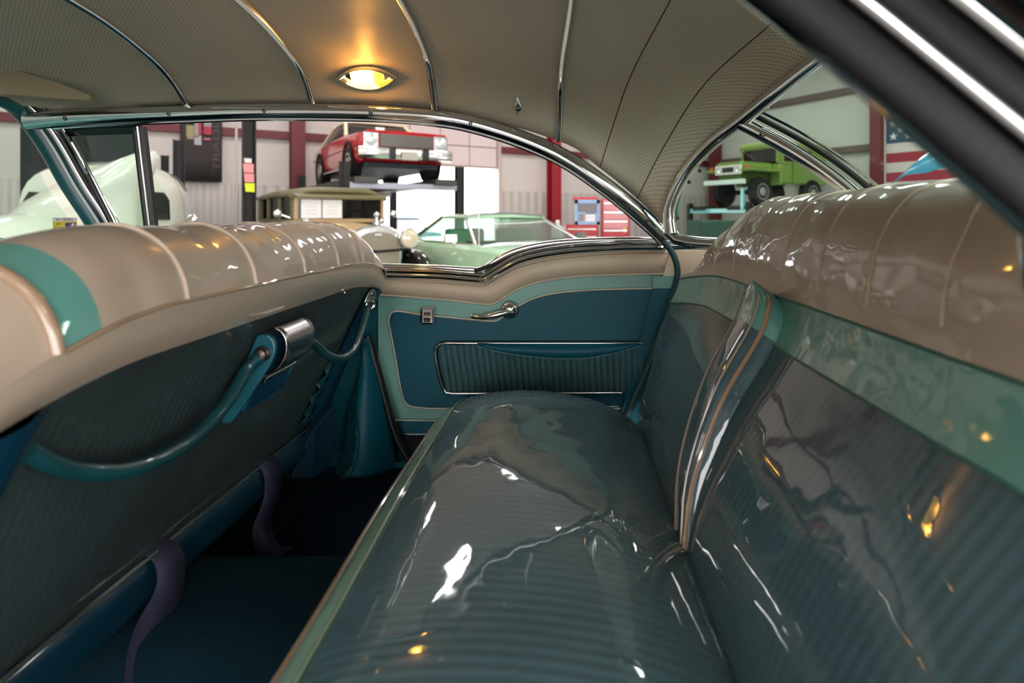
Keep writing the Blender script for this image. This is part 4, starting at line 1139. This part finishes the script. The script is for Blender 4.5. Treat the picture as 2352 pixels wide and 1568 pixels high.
mesh('hood', loft(hr), TAN, parent=sd)
rad_o = [(-.34, .55), (-.34, 1.02), (-.30, 1.12), (-.18, 1.185), (0, 1.215), (.18, 1.185), (.30, 1.12), (.34, 1.02), (.34, .55)]
mesh('radiator_shell', prism([Vector((1.80, y, z)) for y, z in rad_o], (.10, 0, 0)), CHROME_FAR, parent=sd, smooth=False, bevel=.03)
mesh('radiator_core', prism([Vector((1.895, y * .86, .55 + (z - .55) * .86)) for y, z in rad_o], (.012, 0, 0)), mat('radiator_mesh', '8a8272', .5, .5, bump=.5, bscale=60), parent=sd, smooth=False)
mesh('radiator_badge', box((1.91, 0, 1.08), (.02, .11, .05)), CHROME_FAR, parent=sd, bevel=.015, smooth=False)
mesh('radiator_cap', merge(lathe([(.05, 1.21), (.05, 1.25), (.02, 1.26), (.018, 1.31)], 16, 'z', (1.85, 0, 0)), sphere((1.85, 0, 1.34), .04)), CHROME_FAR, parent=sd)
mesh('lamp_bar', tube([(1.93, -.44, .88), (1.93, 0, .86), (1.93, .44, .88)], .018, 8), BLK, parent=sd)
mesh('steering_wheel', merge(tube([Vector((.12 + .07 * math.cos(a), .34 + .20 * math.sin(a), 1.24 + .17 * math.cos(a))) for a in ys(0, 2 * PI, 24)], .016, 6), tube([(.12, .14, 1.24), (.12, .54, 1.24)], .012, 6)), BLK, parent=sd)
papers = thing('paper_sign', 'two white paper sheets taped inside the vintage sedan windshield', 'paper', (-3.57, 9.46, 1.28), ROT_F + .10)
for y in (-.43, -.13):
    sh = mesh('sheet', box((.448, y, .15), (.004, .285, .27)), mat('white_paper', 'f2f2f2', .6), parent=papers, smooth=False)
    for k in range(3): mesh('print_line', box((.4515, y, .18 - k * .05), (.001, .16, .008)), mat('faint_print', 'c8c8c8', .7), parent=sh, smooth=False)

# mint green car
MINT = mat('mint_car_paint', 'c2eac2', .22, coat=1.0)
mg = thing('mint_coupe', 'mint green two-door car parked nose forward beside the vintage sedan', 'car', (-.92, 9.12, 0), ROT_F)
body_loft([(-2.7, .80, .45, .86, .88), (-2.4, .93, .34, .92, .95), (-1.2, .97, .26, .93, .95), (0, .98, .24, .94, .95), (.9, .98, .25, .95, .98), (1.8, .96, .28, .93, .97), (2.5, .93, .34, .89, .93), (2.75, .88, .42, .84, .87)], 'body', MINT, mg)
CLR = glass_mat('clear_car_glass', 'cfe4da', .55)
greenhouse(mg, -1.45, .95, -.75, .15, .95, 1.31, .84, .62, MINT, CHROME_FAR, CLR, .03)
mesh('roof_trim', tube([Vector((.21, y, 1.325 + .04 * (1 - (y / .64) ** 2))) for y in ys(-.64, .64, 9)], .018, 6), CHROME_FAR, parent=mg)
mesh('dash_top', box((.72, 0, .96), (.5, 1.5, .05)), mat('dark_dash', '18382c', .6), parent=mg, smooth=False)
for y in (.42, -.42): mesh('seat_back', box((-.35, y, 1.02), (.14, .62, .24)), mat('green_seat', '5ca080', .6), parent=mg, bevel=.05, smooth=False)
mesh('hood_ridge', box((1.7, 0, .975), (1.5, .12, .03)), MINT, parent=mg, bevel=.012, smooth=False)
for s in (1, -1):
    for x in (1.65, -1.55): wheel(mg, x, s * .86)
    mesh('door_mirror', merge(box((.62, s * 1.04, 1.03), (.06, .16, .10)), tube([(.62, s * .96, .94), (.62, s * 1.03, 1.0)], .014, 6)), CHROME_FAR, parent=mg)
    mesh('headlight', lathe([(.10, 2.70), (.10, 2.78), (.02, 2.80)], 18, 'x', (0, s * .66, .70)), HL, parent=mg)
mesh('antenna', tube([(1.0, -.80, .95), (.98, -.80, 1.42)], .006, 6), CHROME_FAR, parent=mg)
mesh('bumper', box((2.80, 0, .50), (.14, 1.9, .14)), CHROME_FAR, parent=mg, bevel=.04, smooth=False)
# distant pale blue car seen between radiator and mint car
LB = mat('powder_blue_paint', '9cc4e0', .25, coat=1.0)
bc_ = thing('powder_blue_car', 'small powder blue car glimpsed in the bright doorway', 'car', G(a_of(925, -4.5), -4.5, 0), ROT_F)
body_loft([(-2.0, .72, .4, .80, .83), (-1.0, .80, .28, .86, .88), (0, .82, .26, .88, .9), (1.2, .80, .3, .84, .88), (2.0, .74, .4, .78, .82)], 'body', LB, bc_)
greenhouse(bc_, -1.0, .8, -.6, .25, .88, 1.30, .70, .56, LB, LB)
for x in (1.3, -1.2):
    for y in (.72, -.72): wheel(bc_, x, y, .3, .2)

# white truck with raised hood
WH = mat('white_truck_paint', 'e6eadb', .25, coat=1.0)
wt_ = thing('white_truck', 'white vintage truck with its rounded hood raised', 'truck', tuple(P(215, 745, 7.6).xy) + (0,), world=True)
def wp(px, py, Y): return P(px, py, Y)
cabo = []
for Y, k in ((7.9, .92), (8.2, 1.0), (9.1, 1.0), (9.4, .86)):
    r = []
    for a in ys(0, 2 * PI, 29)[:-1]:
        c, s = math.cos(a), math.sin(a)
        ex = 2 / 3.6
        x = abs(c) ** ex * (1 if c > 0 else -1); z = abs(s) ** ex * (1 if s > 0 else -1)
        cpt = P(222, 520, 8.0)
        r.append(Vector((cpt.x + 1.08 * x * k + (Y - 8.0) * -.45, Y, 1.08 + .97 * z * k)))
    cabo.append(r)
mesh('cab', ([v for r in cabo for v in r], grid_faces(4, 28, True) + [tuple(range(28)), tuple(range(84, 112))[::-1]]), WH, parent=wt_)
for (x0, x1, y0, y1) in ((52, 122, 440, 540), (322, 386, 440, 505)):
    wv_ = [wp(x0 + 14, y0, 7.86), wp(x1 - 12, y0 + 2, 7.86), wp(x1, y0 + 20, 7.86), wp(x1 + 2, y1, 7.86), wp(x0, y1, 7.86), wp(x0, y0 + 22, 7.86)]
    mesh('windshield', prism(wv_, (0, .03, 0)), CARGLASS, parent=wt_, smooth=False)
hood_o = [(2, 545), (20, 505), (60, 470), (120, 436), (180, 405), (240, 383), (300, 362), (340, 347), (356, 351), (362, 361), (350, 398), (338, 425), (330, 460), (326, 510), (322, 545)]
hc = P(240, 470, 6.9); hv = []
rings = []
for k in range(7):
    f = 1 - k / 6.5
    rings.append([hc + (wp(x, y, 7.05 + (x < 150) * .0) - hc) * f + Vector((0, -.34 * math.sqrt(max(0, 1 - f * f)), 0)) for x, y in hood_o])
n_ = len(hood_o)
mesh('raised_hood', ([v for r in rings for v in r], grid_faces(7, n_, True) + [tuple(range(6 * n_, 7 * n_))]), WH, parent=wt_, solid=.03, ang=60)
mesh('front_fender', sphere((P(60, 560, 6.7).x, 6.75, .80), (.62, .8, .56), 24, 14), WH, parent=wt_)
mesh('front_fender', sphere((P(350, 620, 7.1).x, 7.2, .68), (.42, .8, .44), 24, 14), WH, parent=wt_)
mesh('nose', box((P(200, 560, 7.1).x, 7.2, .70), (1.2, .9, .7)), WH, parent=wt_, bevel=.15, smooth=False)
mesh('door_mirror', merge(sphere(tuple(P(440, 504, 7.8)), (.075, .04, .075)), tube([P(405, 517, 7.85), P(436, 508, 7.8)], .012, 6)), CHROME_FAR, parent=wt_)
mesh('red_tag', prism([wp(322, 438, 7.84), wp(334, 438, 7.84), wp(332, 452, 7.84), wp(322, 452, 7.84)], (0, .01, 0)), mat('red_tag', 'c83040', .5), parent=wt_, smooth=False)
for px, Y in ((60, 6.9), (350, 7.3)):
    mesh('wheel', lathe([(.2, -.1), (.36, -.1), (.38, 0), (.36, .1), (.2, .1)], 24, 'x', (P(px, 600, Y).x, Y + .05, .38)), TIRE, parent=wt_)
bk_ = mesh('storage_cabinet', prism([P(46, 288, 10.3), P(330, 300, 10.3), P(330, 300, 11.0), P(46, 288, 11.0)], (0, 0, -P(46, 288, 10.3).z + .02)), mat('black_cabinet', '15201f', .5), loc=(P(190, 300, 10.6).x, 10.6, 0), smooth=False, bevel=.02)
tag(bk_, 'large black storage cabinet standing behind the white truck', 'cabinet')

# posts
def two_post(px, Y, w, ztop, label, hang=False):
    b_ = P(px, 500, Y); t = thing('lift_post', label, 'lift post', (b_.x, b_.y, 0), ROT_F, 'two-post lift columns')
    mesh('column', merge(box((0, 0, ztop / 2), (w * .12, w, ztop)), box((w * .35, w * .44, ztop / 2), (w * .7, w * .12, ztop)), box((w * .35, -w * .44, ztop / 2), (w * .7, w * .12, ztop))), BLACK, parent=t, smooth=False)
    mesh('base_plate', box((0, 0, .012), (w * 2, w * 2, .024)), BLACK, parent=t, smooth=False)
    mesh('carriage', box((-.02, 0, .75), (w * 1.0, w * 1.25, .5)), BLACK, parent=t, smooth=False, bevel=.02)
    return t
lp1 = two_post(571, 9.4, .19, 4.2, 'tall black lift post with pink and yellow notes beside the vintage sedan')
NOTES = [((560, 363, 577, 374), 'f0e4e0', 'white'), ((558, 375, 582, 397), 'f09a9c', 'upper pink'), ((560, 398, 583, 419), 'f09a9c', 'lower pink'), ((562, 420, 584, 441), 'e8f43a', 'yellow')]
for (x0, y0, x1, y1), c, nm in NOTES:
    pts = [P(x0, y0, 9.2), P(x1, y0 + 1, 9.2), P(x1, y1, 9.2), P(x0 + 2, y1 - 1, 9.2)]
    o = mesh('paper_note', prism(pts, (0, .012, 0)), mat('note_' + c, c, .6), loc=sum(pts, Vector()) / 4, smooth=False)
    tag(o, nm + ' paper note stuck on the tall black lift post', 'note')
two_post(411, 9.9, .17, z_of(322, Vector((0, 9.9, 0))), 'shorter black lift post left of the dark banner bottom')
two_post(379, 10.6, .12, z_of(357, Vector((0, 10.6, 0))), 'slim black post just right of the white truck hood')
cp = mesh('conduit_pipe', tube([P(543, 250, 10.2), Vector((P(543, 250, 10.2).x, 10.2, 0.0))], .022, 8), mat('grey_conduit', 'b4aca8', .4, .5), loc=(P(543, 250, 10.2).x, 10.2, 0))
tag(cp, 'thin grey vertical conduit pipe left of the tall lift post', 'pipe')

# banner
ab0, ab1 = a_of(510, .2), a_of(414, .2)
zt_, zb_ = z_of(262, G(ab0, .2, 0)), z_of(417, G(ab0, .2, 0))
bn = thing('wall_banner', 'black hanging banner with vertical grey TRADE lettering and emblem', 'banner', tuple(G((ab0 + ab1) / 2, .2, zb_)), world=True)
BANW = ab1 - ab0; BANH = zt_ - zb_
def bp(u, v, d=0): return G(ab1 - u * BANW, .2 + d, zb_ + v * BANH)
mesh('banner_cloth', loft([[bp(u, v, .02 * math.sin(u * 9)) for u in ys(0, 1, 16)] for v in ys(0, 1, 4)]), mat('black_banner', '362e30', .7), parent=bn, solid=.01)
tm = text_mesh('TRADE', .26 * BANW)
mesh('lettering', xf(tm, lambda q: bp(.86 - q[1] / BANW * .9, .52 + q[0] / BANH * 1.75, .04 + q[2])), mat('banner_grey', '574d4e', .7), parent=bn, smooth=False)
for u0, u1, v0, v1, c in ((.33, .43, .62, 1, 'a89ca0'), (.42, .50, .68, .98, 'c04058'), (.14, .32, .64, .80, 'a09a6a'), (.55, .74, .68, .80, 'b03a50'), (.55, .74, .80, .88, 'a09498'), (.33, .50, .52, .66, 'b8aeb4'), (.16, .32, .60, .64, '9a9078'), (.55, .72, .60, .63, 'c07080')):
    mesh('emblem_patch', prism([bp(u0, v0, .03), bp(u1, v0, .03), bp(u1, v1, .03), bp(u0, v1, .03)], BD * .006), mat('patch_' + c, c, .7), parent=bn, smooth=False)
mesh('hem_rod', tube([bp(0, 0, .0), bp(1, 0, .0)], .02, 8), BLACK, parent=bn)

# red tool cabinets and blue cart on the right
TY = 15.0
def tp(px, py, d=0): return P(px, py, TY + d)
def cab(px0, px1, py0, dep, m, name, label, nd):
    z = tp(px0, py0).z; x0, x1 = tp(px0, 0).x, tp(px1, 0).x
    t = thing(name, label, 'tool cabinet', ((x0 + x1) / 2, TY + dep / 2, 0), 0)
    mesh('cabinet_body', box((0, 0, z / 2 + .04), (x1 - x0, dep, z - .08)), m, parent=t, smooth=False, bevel=.03)
    for k in range(nd):
        h = (z - .2) / nd
        d = mesh('drawer', box((0, -dep / 2 - .008, .12 + h * (k + .5)), (x1 - x0 - .06, .02, h - .03)), m, parent=t, smooth=False, bevel=.006)
        mesh('drawer_pull', box((0, -dep / 2 - .022, .12 + h * (k + .85)), (x1 - x0 - .12, .015, .02)), CHROME_FAR, parent=d, smooth=False)
    return t
REDT = mat('red_tool_paint', 'b8101c', .3, coat=.6)
t1 = cab(1382, 1446, 456, .7, REDT, 'tool_cabinet', 'tall red tool cabinet behind the rear edge of the far window', 7)
mesh('paper_label', box((.1, -.365, 1.45), (.22, .01, .20)), mat('label_pink', 'd8a8a8', .6), parent=t1, smooth=False)
mesh('yellow_tag', box((.22, -.365, 1.0), (.06, .01, .12)), mat('tag_yellow', 'd8c83a', .6), parent=t1, smooth=False)
cab(1298, 1375, 516, .8, REDT, 'tool_chest', 'low red tool chest beside the tall red cabinet', 5)
ct = thing('monitor_cart', 'pale blue metal frame cart standing on the low red chest', 'cart', tuple(P(1347, 516, 15.1)), world=True)
def fr_(x0, y0, x1, y1, m, nm, d=.06, th=.04):
    mesh(nm, prism([P(x0, y0, 15.1), P(x1, y0, 15.1), P(x1, y1, 15.1), P(x0, y1, 15.1)], (0, d, 0)), m, parent=ct, smooth=False, bevel=.008)
PB = mat('pale_blue_metal', '9cc0e8', .4)
fr_(1320, 458, 1328, 516, PB, 'upright'); fr_(1370, 458, 1378, 516, PB, 'upright')
fr_(1320, 458, 1378, 468, PB, 'top_rail'); fr_(1320, 508, 1378, 516, PB, 'bottom_rail'); fr_(1326, 486, 1372, 492, PB, 'shelf_board', .3)
fr_(1345, 488, 1368, 510, mat('white_panel', 'f0f4ff', .5), 'white_panel', .05)
fr_(1326, 466, 1372, 488, mat('grey_back', '8a8488', .6), 'back_panel', .02)
fr_(1316, 452, 1374, 459, mat('pink_rail', 'd84a5c', .5), 'red_shelf_edge', .3)
jg = thing('work_stand', 'small grey stand hidden behind the mint car roof', 'stand', (P(1281, 550, 14.4).x, 14.4, 0))
zj = P(1281, 549, 14.4).z
mesh('top', box((0, 0, zj - .02), (.45, .4, .04)), BLACK, parent=jg, smooth=False)
for x in (-.18, .18):
    for y in (-.15, .15): mesh('leg', box((x, y, (zj - .04) / 2), (.04, .04, zj - .04)), BLACK, parent=jg, smooth=False)
jug = thing('white_jug', 'white plastic jug with knob cap near the red column', 'jug', (P(1281, 550, 14.4).x, 14.4, zj))
mesh('jug_body', lathe([(.12, 0), (.15, .03), (.15, .20), (.12, .28), (.05, .33), (.045, .36)], 18), mat('white_plastic', 'f0eef0', .4), parent=jug)
mesh('jug_cap', sphere((0, 0, .40), .055), MATS['white_plastic'], parent=jug)

# green off-roader on a lift seen through the rear window
GRN = mat('lime_green_paint', '7a9a48', .3, coat=.8)
oz = z_of(474, Vector((0, 18.4, 0)))
suv = thing('off_roader', 'lime green boxy off-roader with white grille raised on a lift', 'off-road car', (6.43, 19.0, oz), ROT_A)
mesh('tub', box((-.75, 0, .98), (2.3, 1.5, .62)), GRN, parent=suv, bevel=.06, smooth=False)
mesh('cabin_sides', merge(box((-.75, .72, 1.52), (2.2, .06, .48)), box((-.75, -.72, 1.52), (2.2, .06, .48)), box((-1.85, 0, 1.52), (.06, 1.45, .48))), GRN, parent=suv, smooth=False)
mesh('hard_top', box((-.72, 0, 1.86), (2.36, 1.54, .24)), mat('olive_top', '8a9c58', .5), parent=suv, bevel=.09, smooth=False)
for s in (1, -1):
    mesh('side_window', box((-.45, s * .755, 1.54), (1.3, .01, .36)), CARGLASS, parent=suv, smooth=False)
    mesh('door_line', box((-.20, s * .757, 1.15), (.02, .01, .9)), mat('dark_green_line', '3a5a20', .5), parent=suv, smooth=False)
    mesh('wing', box((1.05, s * .66, 1.05), (1.5, .40, .10)), GRN, parent=suv, bevel=.045, smooth=False)
    mesh('wing_apron', box((.45, s * .66, .85), (.12, .40, .45)), GRN, parent=suv, bevel=.03, smooth=False)
    for x in (1.20, -1.15): wheel(suv, x, s * .68, .42, .24, mat('grey_rim', 'a8a8a4', .4, .4))
    mesh('headlight', lathe([(.095, 1.78), (.095, 1.815), (.02, 1.83)], 18, 'x', (0, s * .36, 1.07)), HL, parent=suv)
    mesh('turn_lamp', box((1.74, s * .68, 1.13), (.08, .12, .10)), mat('orange_lamp', 'd8603a', .3), parent=suv, bevel=.02, smooth=False)
    mesh('windshield_post', box((.38, s * .66, 1.56), (.06, .07, .5)), GRN, parent=suv, smooth=False)
mesh('hood', box((1.06, 0, 1.20), (1.42, .98, .22)), GRN, parent=suv, bevel=.07, smooth=False)
mesh('engine_bay', box((1.0, 0, .90), (1.4, .86, .45)), mat('green_dark', '4a6428', .6), parent=suv, smooth=False)
mesh('windshield', box((.38, 0, 1.56), (.02, 1.26, .40)), CARGLASS, parent=suv, smooth=False)
mesh('windshield_header', box((.38, 0, 1.79), (.07, 1.4, .07)), GRN, parent=suv, smooth=False)
mesh('grille_bezel', box((1.77, 0, 1.07), (.04, 1.02, .28)), mat('white_bezel', 'ece8e2', .4), parent=suv, bevel=.10, smooth=False)
mesh('grille_mesh', box((1.795, 0, 1.07), (.02, .42, .15)), mat('grille_black', '202224', .5), parent=suv, smooth=False)
mesh('bumper', box((1.95, 0, .70), (.10, 1.55, .14)), mat('white_bumper', 'e4f4f0', .35), parent=suv, smooth=False, bevel=.015)
mesh('axle', tube([(1.20, -.6, .42), (1.20, .6, .42)], .07, 8), MIRROR_DARK, parent=suv)
sl = thing('blue_arm_lift', 'dark lift with pale turquoise arm under the lime off-roader', 'car lift', (6.43, 19.0, 0), ROT_A)
mesh('platform', box((0, .68, oz - .06), (4.6, .5, .12)), BLACK, parent=sl, smooth=False)
mesh('platform', box((0, -.68, oz - .06), (4.6, .5, .12)), BLACK, parent=sl, smooth=False)
for x in (-2.2, 2.2):
    for y in (-1.15, 1.15): mesh('post', box((x, y, (oz + .1) / 2), (.14, .14, oz + .1)), BLACK, parent=sl, smooth=False)
    mesh('cross_arm', box((x, 0, oz - .14), (.12, 2.4, .13)), mat('turquoise_arm', '6cc4cc', .35, coat=.5), parent=sl, smooth=False, bevel=.01)
mesh('stop_plate', box((2.3, 1.0, oz + .18), (.06, .10, .60)), MATS['turquoise_arm'], parent=sl, smooth=False, bevel=.01)
dt = mesh('tarp_bin', xf(box((0, 0, .62), (3.2, 1.6, 1.24)), lambda q: Vector((4.9, 15.3, 0)) + Vector(q)), mat('dark_green_bin', '1e463c', .6), loc=(4.9, 15.3, 0), smooth=False, bevel=.06)
tag(dt, 'dark green bin standing in front of the off-roader lift', 'bin')

# flag on the side wall
b0 = b_of(2036, .2)
yf = G(.2, b0, 0)
zc = z_of(331, yf); sh_ = (z_of(355, yf) - z_of(377, yf))
flag = thing('wall_flag', 'large stars and stripes flag hung flat on the side wall', 'flag', tuple(G(.2, b0 + 3, zc - 6 * sh_)), world=True)
FL = 13 * sh_ * 1.7
for k in range(13):
    z = zc + 7 * sh_ - (k + 1) * sh_
    mesh('stripe', prism([G(.2, b0, z), G(.2, b0 + FL, z), G(.2, b0 + FL, z + sh_), G(.2, b0, z + sh_)], AD * .01), mat('flag_red' if k % 2 == 0 else 'flag_white', '9c2a40' if k % 2 == 0 else 'd0c8c4', .8), parent=flag, smooth=False)
ca = mesh('canton', prism([G(.214, b0, zc), G(.214, b0 + FL * .42, zc), G(.214, b0 + FL * .42, zc + 7 * sh_), G(.214, b0, zc + 7 * sh_)], AD * .006), mat('flag_blue', '264a66', .8), parent=flag, smooth=False)
sm = None
for r_ in range(9):
    nst = 6 if r_ % 2 == 0 else 5
    for c_ in range(nst):
        cb = b0 + FL * .42 * ((c_ * 2 + (1 if r_ % 2 == 0 else 2)) / 12); czr = zc + 7 * sh_ * (r_ + 1) / 10
        pts = []
        for q in range(10):
            rr_ = .13 if q % 2 == 0 else .052
            a = PI / 2 + q * PI / 5
            pts.append(G(.224, cb + math.cos(a) * rr_, czr + math.sin(a) * rr_))
        mesh('star', (pts, [tuple(range(10))]), mat('flag_star', 'dcd8d4', .8), parent=ca, off=flag.location, smooth=False)
mesh('header_tape', prism([G(.22, b0 - .08, zc - 6 * sh_), G(.22, b0, zc - 6 * sh_), G(.22, b0, zc + 7 * sh_), G(.22, b0 - .08, zc + 7 * sh_)], AD * .01), MATS['flag_white'], parent=flag, smooth=False)

# turquoise car with raised trunk lid behind
TQ = mat('turquoise_paint', '2f86a8', .2, coat=1.0)
tq = thing('turquoise_car', 'turquoise car with its lid raised, glimpsed through the rear window', 'car', (4.0, 6.4, 0), math.radians(-25))
body_loft([(-2.4, .80, .45, .84, .86), (-1.2, .92, .28, .88, .9), (0, .93, .26, .9, .92), (1.2, .92, .3, .88, .9), (2.3, .85, .4, .80, .82)], 'body', TQ, tq)
greenhouse(tq, -1.2, .7, -.7, .1, .9, 1.32, .80, .62, TQ, TQ)
for x in (1.5, -1.5):
    for y in (.8, -.8): wheel(tq, x, y)
lid = [P(2035, 432, 5.6), P(2100, 375, 5.7), P(2160, 326, 5.9), P(2260, 250, 6.2), P(2330, 330, 6.0), P(2215, 372, 5.8), P(2120, 398, 5.7)]
def tql(v): return Matrix.Rotation(-tq.rotation_euler.z, 3, 'Z') @ (Vector(v) - tq.location)
lidr = [[tql(v + Vector((.25 * t, .35 * t, .12 * t * (1 - t))))for v in lid] for t in (0, .5, 1)]
mesh('raised_lid', loft([lidr[0][:4], [a.lerp(b, .5) + Vector((0, 0, .05)) for a, b in zip(lidr[0][:4], [lidr[0][6], lidr[0][5], lidr[0][5], lidr[0][4]])], [lidr[0][6], lidr[0][5], lidr[0][5].lerp(lidr[0][4], .5), lidr[0][4]]]), TQ, parent=tq, solid=.04)
for o in bpy.data.objects:
    if '_w' in o: del o['_w']
